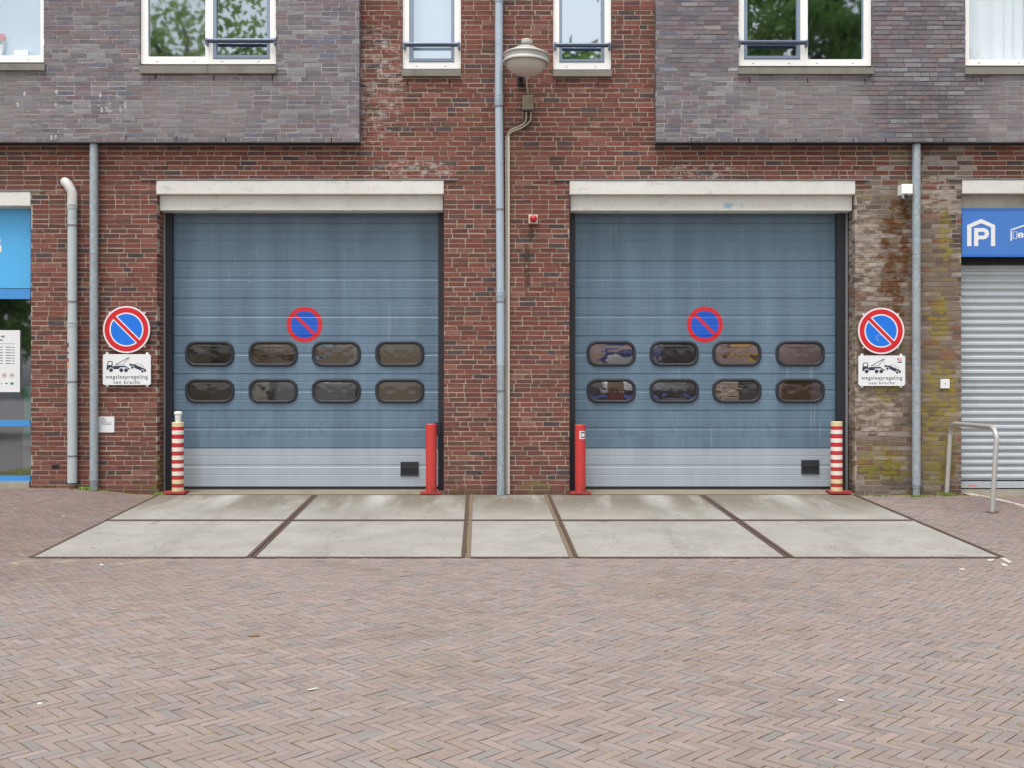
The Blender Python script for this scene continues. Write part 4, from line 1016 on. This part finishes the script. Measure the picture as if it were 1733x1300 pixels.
for k in range(10):
    a0, a1 = radians(-90 + 18 * k), radians(-72 + 18 * k)
    m.prism([q(590 + 95 * cos(a0), 509 + 89 * sin(a0)), q(590 + 95 * cos(a1), 509 + 89 * sin(a1)), q(590 + 30 * cos(a1), 509 + 30 * sin(a1)), q(590 + 30 * cos(a0), 509 + 30 * sin(a0))], y0, y1)
m.build('parking_emblem', M['signwhite'], fa)
m = MB()
m.line(q(1033, 620), q(1033, 448), 22 / 9.286 / 131, y0, y1); m.line(q(1024, 452), q(1420, 318), 22 / 9.286 / 131, y0, y1)
for a, b_ in (((1060, 480), (1122, 480)), ((1060, 588), (1122, 588)), ((1063, 480), (1063, 588)), ((1119, 480), (1119, 588))): m.line(q(*a), q(*b_), 7 / 9.286 / 131, y0, y1)
tx, tz = q(1128, 575); put_text(m, '81', tx, tz, 170 / 9.286 / 131, y0, 84 / 9.286 / 131, .03)
m.build('house_number', M['signwhite'], fa)

# ------------------------------------------------------------------ things fixed to the wall
def ring(mb, x, y, z, r, h=.018): mb.lathe([(r - .004, -h / 2), (r + .003, -h / 2), (r + .003, h / 2), (r - .004, h / 2)], (x, y, z), 20)
# middle downpipe
YP = -.085
dp = thing('downpipe', 'pale zinc downpipe running full height between the garage doors', 'drainpipe', (X(848, YP), YP, 0))
t = MB(); t.tube([(X(844.5, YP), YP, ZT - .1), (X(844.3, YP), YP, Z(172, YP)), (X(847, YP), YP, Z(494, YP))], .052, 24); t.build('upper_pipe', M['zinc'], dp, 40)
t = MB(); t.tube([(X(847, YP), YP, Z(494, YP)), (X(847.3, YP), YP, Z(618, YP))], .0525, 24); t.build('middle_pipe', M['zinc'], dp, 40)
t = MB(); t.tube([(X(847.3, YP), YP, Z(618, YP)), (X(847.6, YP), YP, Z(700, YP)), (X(847.5, YP), YP, .004)], .0505, 24); t.build('foot_pipe', M['galv'], dp, 40)
for px, pa, pb_ in ((844.3, 161, 178), (847, 493.5, 506), (844.4, 2, 4)):
    t = MB(); r = .058; t.lathe([(.05, Z(pb_, YP)), (.054, Z(pb_, YP)), (.056, Z(pb_ - (pb_ - pa) * .3, YP)), (r, Z(pb_ - (pb_ - pa) * .35, YP)), (r, Z(pa + 1.4, YP)), (r + .003, Z(pa + 1, YP)), (r + .003, Z(pa, YP)), (.05, Z(pa, YP))], (X(px, YP), YP, 0), 24); t.build('collar', M['zinc'], dp, 30)
for px, pz_ in ((844.3, 179.5), (845.8, 354), (847, 510), (847.3, 662)):
    t = MB(); ring(t, X(px, YP), YP, Z(pz_, YP), .055); t.box(X(px, YP) - .012, X(px, YP) + .012, YP + .05, 0, Z(pz_, YP) - .012, Z(pz_, YP) + .012); t.box(X(px, YP) - .078, X(px, YP) - .052, YP - .012, YP + .004, Z(pz_, YP) - .009, Z(pz_, YP) + .009); t.build('pipe_clamp', M['clampmetal'], dp)
# conduit
cd = thing('cable_conduit', 'cream cable duct beside the middle downpipe', 'conduit', (X(859, -.03), -.03, 0))
t = MB(); t.bbox(X(854.8, -.04), X(858.3, -.04), -.034, 0, .01, Z(230, -.04), .003); t.build('grey_strip', M['conduit2'], cd)
t = MB(); t.bbox(X(858.6, -.04), X(862.8, -.04), -.042, 0, .01, Z(230, -.04), .004); t.build('cream_strip', M['conduit'], cd)
# wall lamp
YL = -.47
lx, lz = W(890.3, 98, YL)
tilt = radians(1.6); Rt = np.array([[cos(tilt), 0, sin(tilt)], [0, 1, 0], [-sin(tilt), 0, cos(tilt)]])
la = thing('wall_lamp', 'cream disc shaped wall lamp with hanging glass bowl beside the downpipe', 'lamp', (lx, 0, lz))
c = (lx, YL, lz); u = 1 / 135.8
t = MB(); t.lathe([(0, 15 * u), (22 * u, 13 * u), (30 * u, 10.5 * u), (38.5 * u, 6.5 * u), (39.4 * u, 5 * u), (38.8 * u, 4 * u), (36.4 * u, 3 * u), (36.2 * u, -3 * u), (38.6 * u, -5.5 * u), (39.6 * u, -7 * u), (39.4 * u, -9 * u), (36 * u, -8.5 * u), (33.5 * u, -7.5 * u), (0, -7 * u)][::-1], c, 64, Rt); t.build('shade', M['lamp'], la, 28)
t = MB(); t.lathe([(0, 24 * u), (5 * u, 23.8 * u), (5.4 * u, 20 * u), (17 * u, 17.6 * u), (24 * u, 13.5 * u), (24 * u, 12 * u), (0, 12 * u)][::-1], c, 40, Rt); t.build('dome', M['lamp'], la, 30)
t = MB(); t.lathe([(0, 32 * u), (8 * u, 31.6 * u), (9 * u, 30.5 * u), (9 * u, 25.5 * u), (7.5 * u, 23.8 * u), (0, 23.8 * u)][::-1], c, 28, Rt); t.build('cap', M['lamp'], la, 30)
pr = [(33.5 * u * cos(a_), (-8 - 22 * sin(a_)) * u) for a_ in np.linspace(0, pi / 2, 14)]; pr[-1] = (0, pr[-1][1])
t = MB(); t.lathe(pr[::-1], c, 48, Rt); t.build('glass_bowl', M['bowl'], la, 60)
bx, bz = W(881, 136, -.05)
t = MB(); t.box(bx - .045, bx + .045, -.03, 0, bz - .055, bz + .05); t.tube([(bx, -.02, bz + .02), (bx, -.12, bz + .05), (bx + .03, -.17, bz + .2), (lx, -.2, lz), (lx, YL + .2, lz)], .022, 12); t.box(bx - .035, bx + .035, -.06, -.02, bz - .04, bz - .01); t.build('bracket', M['track'], la)
# junction box and cables
jx, jz = W(893.5, 174, -.03)
jb = thing('junction_box', 'weathered grey junction box below the wall lamp', 'junction box', (jx, 0, jz))
t = MB(); t.bbox(jx - .072, jx + .072, -.07, 0, jz - .09, jz + .095, .008); t.build('box', M['boxgrey'], jb)
t = MB(); t.box(jx - .06, jx + .06, -.055, -.005, jz - .105, jz - .091); t.tube([(jx - .02, -.04, jz + .096), (jx - .02, -.04, jz + .106), (jx + .02, -.04, jz + .106), (jx + .02, -.04, jz + .096)], .008, 8); t.build('gland_strip', M['track'], jb)
t = MB(); t.tube([(jx + .005, -.02, jz + .1), (jx - .01, -.015, jz + .2), (jx - .02, -.012, jz + .34)], .012, 8); t.build('lead_in', M['boxgrey'], jb)
for k, off in enumerate((-.018, .042)):
    pts = []
    P0 = [W(890.5 + k * 8.0, 187, -.03), W(890.5 + k * 7.8, 200, -.03), W(887 + k * 6.5, 208, -.03), W(876 + k * 5, 214.5 + k * 2, -.03), W(865 + k * 4, 219 + k * 2, -.03), W(859.5 + k * 2.6, 226, -.03), W(858 + k * 2.2, 232, -.03)]
    n = 40
    from mathutils import Vector
    A = [np.array(q) for q in P0]
    for i in range(len(A) - 1):                                 # Catmull-Rom
        p0, p1, p2, p3 = A[max(i - 1, 0)], A[i], A[i + 1], A[min(i + 2, len(A) - 1)]
        for s in np.linspace(0, 1, 8, endpoint=(i == len(A) - 2)): pts.append(.5 * ((2 * p1) + (-p0 + p2) * s + (2 * p0 - 5 * p1 + 4 * p2 - p3) * s ** 2 + (-p0 + 3 * p1 - 3 * p2 + p3) * s ** 3))
    t = MB(); t.tube([(a_, -.025, b_) for a_, b_ in pts], .0125, 10)
    o = t.build('cable', M['cable'], None, 60)
    tag(o, ['inner grey cable curving from the junction box to the duct', 'outer grey cable curving from the junction box to the duct'][k], 'cable', 'cables under the junction box')
# red alarm lamp
ax, az = W(902.3, 370.5, -.03)
al = thing('alarm_lamp', 'small red dome warning lamp on a cream base', 'warning lamp', (ax, 0, az))
t = MB(); t.bbox(ax - .06, ax + .06, -.05, 0, az - .058, az + .058, .012); t.build('base', M['alarmbase'], al)
R90 = np.array([[1, 0, 0], [0, 0, -1], [0, 1, 0]])
t = MB(); t.lathe([(.046, 0), (.046, .03), (.042, .05), (.032, .066), (.016, .075), (0, .078)], (ax + .002, -.05, az), 28, R90); t.build('dome', M['alarmred'], al, 40)
# left vent pipe with elbow
YV = -.085; r = .0615
vx = X(122.4, YV)
vp = thing('vent_pipe', 'grey vent pipe with white elbow top near the blue shopfront', 'pipe', (vx, YV, Z(818, YV)))
t = MB(); t.tube([(vx, YV, Z(818, YV)), (X(122.6, YV), YV, Z(545, YV))], r - .001, 24); t.tube([(X(122.6, YV), YV, Z(545, YV)), (vx, YV, Z(347, YV))], r - .003, 24); t.build('pipe', M['ventgrey'], vp, 40)
for pa, pb_ in ((345, 356), (544, 556)):
    t = MB(); t.lathe([(r - .004, Z(pb_, YV)), (r, Z(pb_ - 2, YV)), (r + .003, Z(pb_ - 5, YV)), (r + .003, Z(pa + 3, YV)), (r + .008, Z(pa + 2, YV)), (r + .008, Z(pa, YV)), (r - .006, Z(pa, YV))], (vx, YV, 0), 24); t.build('collar', M['ventgrey'], vp, 30)
for pz_ in (381, 510, 645.5, 772.5):
    t = MB(); ring(t, vx, YV, Z(pz_, YV), r, .02); t.box(vx - r - .022, vx - r, YV - .01, YV + .005, Z(pz_, YV) - .008, Z(pz_, YV) + .008); t.box(vx - .012, vx + .012, YV + .05, 0, Z(pz_, YV) - .01, Z(pz_, YV) + .01); t.build('pipe_clamp', M['clampmetal'], vp)
t = MB(); zz = Z(345, YV)
t.tube([(vx, YV, zz), (vx, YV, Z(326, YV)), (vx - .018, YV, Z(321, YV)), (X(115, YV), YV, Z(312, YV)), (X(110.5, YV), YV + .012, Z(307.5, YV)), (X(107.5, YV), YV + .05, Z(306, YV)), (X(106.5, YV), 0, Z(306, YV))], [r - .001, r - .001, r - .001, r - .001, r - .001, r - .002, r - .002], 24); t.build('elbow', M['ventwhite'], vp, 50)
for pz_, h, mat in ((583.5, 6.5, 'stickerdark'), (596.5, 3, 'stickerdark'), (608.5, 6.5, 'stickpink'), (618.5, 7, 'orange')):
    t = MB(); z1 = Z(pz_ - h / 2, YV); z0 = Z(pz_ + h / 2, YV); vs = []
    for k in range(7): an = radians(188 + 62 * k / 6); vs += [(vx + (r + .001) * cos(an), YV + (r + .001) * sin(an), z0), (vx + (r + .001) * cos(an), YV + (r + .001) * sin(an), z1)]
    t.add(vs, [(2 * i, 2 * i + 2, 2 * i + 3, 2 * i + 1) for i in range(6)]); t.build('sticker', M[mat], vp)
# two galvanised rain pipes coming out from under the bays
def rainpipe(px, top, bot, seams, label):
    YG = -.08; x = X(px, YG); r = .053
    o = thing('rain_pipe', label, 'drainpipe', (x, YG, Z(bot, YG)), 'galvanised rain pipes under the bays')
    zs = [Z(bot - 10, YG)] + [Z(s_, YG) for s_ in seams[::-1]] + [Z(top, YG)]
    for i in range(len(zs) - 1):
        t = MB(); t.tube([(x, YG, zs[i] + (.004 if i else 0)), (x, YG, zs[i + 1])], r - .0006 * (i % 2), 24); t.build('pipe_length', M['galv'], o, 40)
        if i: t = MB(); t.tube([(x, YG, zs[i] - .004), (x, YG, zs[i] + .004)], r - .003, 20); t.build('seam', M['clampmetal'], o)
    t = MB(); t.lathe([(.044, Z(bot, YG) - .02), (.044, Z(bot - 8, YG)), (r, Z(bot - 12, YG)), (r, Z(bot - 14, YG))], (x, YG, 0), 24); t.build('foot', M['galv'], o, 30)
rainpipe(159, 242, 828, (430, 617), 'galvanised rain pipe left of the left garage door')
rainpipe(1550.7, 244, 836, (430.7, 617), 'galvanised rain pipe right of the right garage door')
# traffic signs
def no_parking(px, py, rp, label, scratch=False):
    y = -.055; x, z = W(px, py, y); R = rp * (D + y) / F
    o = thing('no_parking_sign', label, 'traffic sign', (x, y, z), 'round no parking signs on the wall')
    t = MB(); t.disc(x, z, R * 1.015, y + .0005, y + .022); t.build('backing', M['signback'], o)
    t = MB(); t.mi = 0; t.disc(x, z, R, y, y + .01); t.mi = 1; t.disc(x, z, R * .94, y - .0006, y); t.mi = 0; t.disc(x, z, R * .725, y - .0012, y); t.mi = 2; t.disc(x, z, R * .67, y - .0018, y)
    d = np.array([1, -1]) / sqrt(2); cc = np.array([x, z])
    t.mi = 0; t.line(cc - d * R * .705, cc + d * R * .705, R * .23, y - .0024, y); t.mi = 1; t.line(cc - d * R * .80, cc + d * R * .80, R * .145, y - .0030, y)
    if scratch:
        t.mi = 3
        for a0 in np.arange(70, 250, 14):
            a1 = a0 + random.uniform(8, 15); k = .14 + random.uniform(-.02, .02); q0 = (x - R * .06 + k * R * cos(radians(a0)), z - R * .30 + k * R * sin(radians(a0))); q1 = (x - R * .06 + k * R * cos(radians(a1)), z - R * .30 + k * R * sin(radians(a1))); t.line(q0, q1, random.uniform(.006, .014), y - .0034, y)
    t.build('face', [M['signwhite'], M['signred'], M['signblue'], plain('scratch_pale', S(150, 190, 235), .6)], o)
    t = MB()
    for sx in (-1, 1):
        for sz in (-1, 1): t.box(x + sx * R * .74 - .012, x + sx * R * .74 + .012, y + .012, .0, z + sz * R * .72 - .012, z + sz * R * .72 + .012)
    t.build('bracket', M['signwhite'], o)
    return o
no_parking(214, 557, 39.6, 'round no parking sign left of the left garage door')
no_parking(1491.3, 559.3, 39.0, 'scratched round no parking sign on the mossy right pillar', True)
def tow_sign(pl, pr, pt, pb_, label, sticker=False):
    y = -.05; x0, z0 = W(pl, pb_, y); x1, z1 = W(pr, pt, y)
    o = thing('tow_away_sign', label, 'sign', ((x0 + x1) / 2, y, z0), 'tow away plates below the round signs')
    def rr(a, b_, c, d, r):
        pts = []
        for (cx, cz, a0) in ((b_ - r, c + r, -90), (b_ - r, d - r, 0), (a + r, d - r, 90), (a + r, c + r, 180)):
            for i in range(6): an = radians(a0 + 18 * i); pts.append((cx + r * cos(an), cz + r * sin(an)))
        return pts
    t = MB(); t.prism(rr(x0, x1, z0, z1, .03), y, y + .018); t.build('plate', M['signwhite'], o)
    q = lambda a, b_: (x0 + (a - 75) / 1565 * (x1 - x0), z1 - (b_ - 75) / 1025 * (z1 - z0)); k = (x1 - x0) / 1565
    t = MB(); yb = y - .0006
    def poly(pts, lv, mi): t.mi = mi; t.prism([q(*p) for p in pts], y - .0006 * lv, y)
    def dsc(cx, cz, r, lv, mi): t.mi = mi; c = q(cx, cz); t.disc(c[0], c[1], r * k, y - .0006 * lv, y, 28)
    def ln(a, b_, w_, lv=1): t.mi = 0; t.line(q(*a), q(*b_), w_ * k, y - .0006 * lv, y)
    poly([(195, 578), (208, 430), (240, 303), (392, 303), (402, 480), (440, 490), (440, 558), (300, 578)], 1, 0); poly([(268, 330), (366, 330), (366, 424), (236, 424)], 2, 1)
    poly([(430, 448), (805, 448), (962, 545), (968, 572), (925, 572), (830, 498), (640, 500), (590, 558), (430, 558)], 1.3, 0)
    for cx in (345, 680, 835): dsc(cx, 588, 82 if cx == 345 else 76, 2.2 if cx != 345 else 2, 1)
    for cx in (345, 680, 835): dsc(cx, 590, 64, 3, 0)
    ln((490, 414), (938, 178), 22); ln((738, 414), (925, 190), 16); ln((490, 414), (742, 414), 12, 1.5); ln((938, 180), (938, 392), 6)
    poly([(940, 405), (962, 384), (1120, 402), (1190, 438), (1420, 535), (1500, 580), (1484, 650), (1440, 648), (1290, 598), (1100, 510), (950, 444)], 1, 0)
    for a, b_ in (((1130, 404), (1205, 374)), ((1205, 374), (1330, 416)), ((1330, 416), (1412, 480)), ((1412, 480), (1425, 536)), ((1330, 420), (1302, 492))): ln(a, b_, 11)
    for cx, cz in ((1042, 500), (1370, 626)): dsc(cx, cz, 60, 2, 1); dsc(cx, cz, 43, 3, 0)
    t.build('pictogram', [M['ink'], M['signwhite']], o)
    t = MB(); a = q(165, 895 - 20); put_text(t, 'wegsleepregeling', a[0], q(0, 902)[1], 1378 * k, y - .0008, None, .006, 1.12)
    a = q(412, 0); put_text(t, 'van kracht', a[0], q(0, 1040)[1], 880 * k, y - .0008, None, .006, 1.15); t.build('lettering', M['ink'], o)
    t = MB()
    for sx in (x0 + .05, x1 - .05):
        for sz in (z1, z0): t.box(sx - .014, sx + .014, y + .01, 0, sz - .022, sz + .022)
    t.build('bracket', M['signwhite'], o)
    if sticker:
        t = MB(); xs, zs = W(1518, 604.5, y); xe, ze = W(1527, 613.5, y); t.mi = 0; t.box(xs, xe, y - .001, y, ze, zs); t.mi = 1
        for i, (a, b_, c, d) in enumerate(((.05, .35, .1, .45), (.5, .9, .15, .3), (.3, .8, .45, .6), (.1, .95, .75, .95))):
            t.mi = 1 if i < 3 else 2; t.box(xs + (xe - xs) * a, xs + (xe - xs) * b_, y - .0015, y, zs - (zs - ze) * d, zs - (zs - ze) * c)
        t.build('sticker', [M['signwhite'], M['stickpink'], M['ink']], o)
    return o
tow_sign(174, 255, 598.6, 652.5, 'clean white tow away plate left of the left garage door')
tow_sign(1453, 1532, 601, 654, 'white tow away plate with small sticker on the mossy right pillar', True)
# small plates
x0, z0 = W(166.5, 733, -.01); x1, z1 = W(193.5, 706, -.01)
pl = thing('name_plate', 'small white plate with blue edge beside the left rain pipe', 'plate', (x0, 0, z0))
t = MB(); t.bbox(x0, x1, -.016, 0, z0, z1, .002); t.build('plate', M['signwhite'], pl)
t = MB(); t.box(x0 - .016, x0 - .0005, -.017, 0, z0 - .004, z1); t.build('blue_edge', M['signblue'], pl)
t = MB()
for i, (a, b_) in enumerate(((.18, .40), (.18, .52), (.18, .5), (.18, .85), (.18, .80))): zz = z1 - .02 - i * .019; t.box(x0 + (x1 - x0) * a, x0 + (x1 - x0) * b_, -.0168, -.0155, zz - .007, zz)
t.build('lines', M['inkgrey'], pl)
x0, z0 = W(1591.5, 658.5, -.01); x1, z1 = W(1607, 641, -.01)
pl = thing('key_plate', 'small white square plate near the roller shutter', 'plate', (x0, 0, z0))
t = MB(); t.bbox(x0, x1, -.02, 0, z0, z1, .004); t.build('plate', M['signwhite'], pl)
t = MB(); xc, zc = (x0 + x1) / 2, (z0 + z1) / 2; t.disc(xc, zc + .008, .009, -.0225, -.018, 12); t.box(xc - .004, xc + .004, -.0222, -.018, zc - .02, zc + .004); t.build('keyhole', M['inkgrey'], pl)
# security camera
x0, z0 = W(1523.7, 329, -.1); x1, z1 = W(1542.4, 312, -.1)
ca = thing('security_camera', 'white security camera beside the right rain pipe', 'camera', ((x0 + x1) / 2, 0, z0))
t = MB(); t.bbox(x0, x1, -.16, 0, z0, z1, .012); t.build('housing', M['white'], ca)
xc = x0 + .062; t = MB(); t.lathe([(0, -.052), (.025, -.046), (.042, -.028), (.046, -.001), (0, -.0005)], (xc, -.1, z0), 24); t.build('eye_ball', M['white'], ca, 40)
t = MB(); t.lathe([(.03, 0), (.03, .012), (0, .016)], (xc, -.133, z0 - .026), 18, R90); t.build('lens', M['camlens'], ca)

# ------------------------------------------------------------------ bollards, cup, bicycle stand
def bollard(px, top, bot, r, y, label, kind):
    x, zt = W(px, top, y); _, zb = W(px, bot, y)
    o = thing('striped_bollard' if kind == 's' else 'red_bollard', label, 'bollard', (x, y, zb), 'red and white striped bollards' if kind == 's' else 'plain red steel bollards')
    if kind == 's':
        t = MB(); ed = [716, 723, 729, 736, 743.5, 750.5, 758, 764.7, 771.8, 779, 785.5, 792, 798.7, 805.5, 812.5, 819.5, 826, 833.5]
        off = top - 716; s = (bot - top) / (833.5 - 716); n = 32; cur = None
        zs = [Z(top + (e - 716) * s, y) for e in ed]
        for i in range(len(ed) - 1):
            t.mi = 1 if i % 2 else (2 if i in (0, 14, 16) else 0)
            z0, z1 = zs[i + 1], zs[i]; vs = []
            for zz in (z0, z1): vs += [(x + r * cos(2 * pi * k / n), y + r * sin(2 * pi * k / n), zz) for k in range(n)]
            t.add(vs, [(k, (k + 1) % n, n + (k + 1) % n, n + k) for k in range(n)])
        t.mi = 2; t.lathe([(0, zs[0] + .006), (r - .008, zs[0] + .005), (r, zs[0])][::-1], (x, y, 0), n)
        t.build('post', [M['stripe_white'], M['stripe_red'], M['cream']], o, 40)
    else:
        t = MB(); t.lathe([(0, zb), (r * .97, zb), (r, zt - .004), (r - .006, zt + .004), (r - .012, zt + .002), (r - .014, zt - .02), (0, zt - .021)], (x, y, 0), 32); t.build('post', M['red'], o, 35)
    return o, x, zb, zt
o, bx_, zb, ztop = bollard(301, 716, 833, .0745, .05, 'striped bollard with a paper cup on top', 's')
t = MB(); t.box(bx_ - .15, bx_ + .115, -.06, .16, zb - .02, zb + .008); t.build('base_plate', M['redbase'], o)
cx_, cy_ = bx_ + .004, .05
cp = thing('paper_cup', 'white paper cup with lid standing on the left striped bollard', 'cup', (cx_, cy_, ztop + .006))
t = MB(); t.lathe([(0, 0), (.033, 0), (.035, .003), (.044, .105), (0, .105)], (cx_, cy_, ztop + .006), 28); t.build('cup', M['cupwhite'], cp, 40)
t = MB(); t.lathe([(.0425, .103), (.051, .105), (.052, .116), (.047, .119), (.043, .134), (.04, .138), (0, .136)], (cx_, cy_, ztop + .006), 28); t.build('lid', M['cupwhite'], cp, 40)
o, bx_, zb, zt_ = bollard(1415.7, 715, 832.5, .0745, .05, 'striped bollard at the right edge of the right garage door', 's')
t = MB(); t.box(bx_ - .11, bx_ + .17, -.06, .16, zb - .02, zb + .008); t.build('base_plate', M['redbase'], o)
o, bx_, zb, zt_ = bollard(729.8, 719, 835, .0715, .02, 'plain red bollard in front of the left garage door', 'r')
t = MB(); t.box(bx_ - .137, bx_ + .137, -.06, .12, zb - .012, zb + .012); t.build('base_plate', M['redbase'], o)
o, bx_, zb, zt_ = bollard(982, 720, 835, .0705, .02, 'red bollard with a white sticker by the right garage door', 'r')
t = MB(); t.box(bx_ - .135, bx_ + .135, -.06, .12, zb - .012, zb + .012); t.build('base_plate', M['redbase'], o)
t = MB(); z0, z1 = Z(744, -.05), Z(730.5, -.05)
def wrap(a0, a1, za, zb_, rad, mi):
    t.mi = mi; vs = []
    for k in range(9): an = radians(a0 + (a1 - a0) * k / 8); vs += [(bx_ + rad * cos(an), .02 + rad * sin(an), za), (bx_ + rad * cos(an), .02 + rad * sin(an), zb_)]
    t.add(vs, [(2 * i, 2 * i + 2, 2 * i + 3, 2 * i + 1) for i in range(8)])
wrap(259, 328, z0, z1, .0716, 0); wrap(272, 322, z0 + .016, z1 - .012, .0721, 1); wrap(279, 316, z0 + .03, z1 - .028, .0726, 0)
t.build('sticker', [M['signwhite'], M['ink']], o)
# bicycle stand
xb_ = 5.57; yf_, yn = -.06, -1.36
bs = thing('bicycle_stand', 'stainless steel hoop bicycle stand in front of the right pillar', 'bicycle stand', (xb_, -.7, gz(xb_, -.7)))
zt_ = .925; lean = .06; pts = [(xb_, yf_, gz(xb_, yf_) - .05), (xb_ + lean * .8, yf_, zt_ - .16)]
for k in range(1, 9): an = pi / 2 * k / 8; pts.append((xb_ + lean * .9, yf_ - .16 + .16 * cos(an), zt_ - .16 + .16 * sin(an)))
for k in range(0, 9): an = pi / 2 * k / 8; pts.append((xb_ + lean * .9, yn + .16 - .16 * sin(an), zt_ - .16 + .16 * cos(an)))
pts += [(xb_ + lean * .8, yn, zt_ - .18), (xb_, yn, gz(xb_, yn) - .05)]
t = MB(); t.tube(pts, .0285, 18); t.build('hoop', M['steel'], bs, 50)
t = MB()
t.lathe([(.028, 0), (.075, .001), (.07, .006), (.03, .008)], (xb_, yn, gz(xb_, yn)), 20); t.build('ground_collar', M['rust'], bs)

# ------------------------------------------------------------------ tufts, moss and litter
def tuft(px, py, n, h, spread, label):
    x, y, z = on_ground(px, py); y = min(y, -.02); z = gz(x, y); rr = random.Random(px)
    t = MB()
    for _ in range(n):
        a = rr.uniform(0, 2 * pi); bx, by = x + rr.gauss(0, spread), y - abs(rr.gauss(0, spread * .35)); l = h * rr.uniform(.5, 1.2); dx, dy = cos(a) * l * .7, sin(a) * l * .5 - .01; wd = rr.uniform(.003, .006)
        t.add([(bx - wd, by, z), (bx + wd, by, z), (bx + dx * .6 + wd * .7, by + dy * .6, z + l * .75), (bx + dx, by + dy, z + l), (bx + dx * .6 - wd * .7, by + dy * .6, z + l * .75)], [(0, 1, 2, 3, 4)])
    return tag(t.build('grass_tuft', M['grass'], None), label, 'weed', 'weeds along the foot of the wall')
tuft(148, 830, 90, .05, .07, 'green weed at the foot of the left rain pipe')
tuft(276, 838, 60, .04, .05, 'green weed at the corner of the left striped bollard')
tuft(1482, 841, 30, .03, .07, 'low weed below the tow away plate on the right')
tuft(1553, 842, 80, .03, .07, 'yellowish weed at the foot of the right rain pipe')
tuft(1601, 840, 80, .05, .05, 'green weed at the wall side foot of the bicycle stand')
tuft(1618, 1122, 60, .018, .045, 'small bright weed out in the paving on the right')
def litter(px, py, l, wd, ang, h, mat, label):
    x, y, z = on_ground(px, py); z += .004 + float(wave(x, y))
    u, v = np.array([cos(ang), sin(ang)]) * l / 2, np.array([-sin(ang), cos(ang)]) * wd / 2
    cs = [(-u - v), (u - v * .8), (u * .9 + v), (-u + v * .7)]
    t = MB(); t.add([(x + q[0], y + q[1], z) for q in cs] + [(x + q[0] * .9, y + q[1] * .9, z + h * random.uniform(.6, 1.2)) for q in cs], [(4, 5, 6, 7), (0, 1, 5, 4), (1, 2, 6, 5), (2, 3, 7, 6), (3, 0, 4, 7)])
    return tag(t.build('litter', mat, None), label, 'litter', 'scraps lying on the paving')
litter(1424, 1186, .030, .010, -.4, .008, M['signwhite'], 'white scrap lying on the paving at lower right')
litter(67, 1195, .022, .010, .3, .005, M['curtain'], 'pale scrap lying on the paving at lower left')
litter(172, 958, .03, .02, .2, .008, M['curtain'], 'white scrap just below the left corner of the apron')
litter(430, 1078, .07, .02, .1, .004, plain('dry_leaf', S(160, 120, 80, .6), .8), 'brown dry leaf on the paving left of centre')
litter(530, 1168, .06, .03, .5, .001, M['whitepaint'], 'flat pale fleck pressed into the paving left of centre')
litter(107, 875, .04, .02, .5, .004, M['curtain'], 'pale scrap on the paving left of the apron')

# ------------------------------------------------------------------ trees across the street, seen in the windows
def tree(x, y, h, cz, rx, rz, n, leaf, size, label, seed):
    rr = np.random.default_rng(seed)
    o = thing('street_tree', label, 'tree', (x, y, -.2), 'trees across the street mirrored in the windows')
    t = MB(); t.tube([(x, y, -.25), (x + .1, y, h * .3), (x, y + .1, cz)], [.32, .24, .12], 12)
    tips = []
    for k in range(16):
        a = k * 2.4; el = rr.uniform(.1, 1.2); z0 = cz - rz * .9 + rr.uniform(0, rz * .9); e = np.array([cos(a) * cos(el) * rx * .85, sin(a) * cos(el) * rx * .85, sin(el) * rz * .8])
        p0 = np.array([x, y, z0]); p1 = p0 + e * .5 + np.array([0, 0, .3]); p2 = p0 + e; t.tube([p0, p1, p2], [.10, .06, .02], 7); tips += [p1, p2, (p1 + p2) / 2]
    t.build('trunk', M['bark'], o, 60)
    # leaf clumps
    cl = []
    for k in range(70):
        d = rr.normal(0, 1, 3); d /= np.linalg.norm(d); q = rr.uniform(.35, 1) ** .6; cl.append(np.array([x, y, cz]) + d * np.array([rx, rx, rz]) * q)
    cl = np.array(cl + tips); idx = rr.integers(0, len(cl), n)
    P = cl[idx] + rr.normal(0, .42, (n, 3)) * np.array([1, 1, .7])
    A = rr.normal(0, 1, (n, 3)); A /= np.linalg.norm(A, axis=1, keepdims=True); B = np.cross(A, rr.normal(0, 1, (n, 3))); B /= np.linalg.norm(B, axis=1, keepdims=True)
    s = size * rr.uniform(.6, 1.3, (n, 1)); V = np.stack([P - A * s, P + B * s * .5, P + A * s, P - B * s * .5], 1).reshape(-1, 3) - np.array(o.location)
    Q = np.arange(n * 4).reshape(-1, 4)
    np_mesh('crown', V, Q, np.ones((n * 4, 3)) * .3, [leaf], o)
tree(-10.6, -22, 14, 12.2, 4.2, 4.0, 3600, M['leaf1'], .15, 'loose leafy tree mirrored in the double window on the left', 3)
tree(9.6, -22, 15, 12.0, 5.2, 4.8, 15000, M['leaf2'], .17, 'dense dark tree mirrored in the double window on the right', 4)
tree(5.6, -22, 17, 15.4, 2.3, 3.2, 3800, M['leaf2'], .17, 'tall tree whose edge is mirrored in the window beside the lamp', 9)
tree(2.0, -24, 11, 11.3, 1.5, 2.1, 2600, M['leaf2'], .26, 'small rounded tree whose tip is mirrored in the window beside the lamp', 5)
tree(-19, -21, 8, 4.8, 3.6, 3.4, 4200, M['leaf2'], .30, 'low tree mirrored in the blue shopfront', 6)
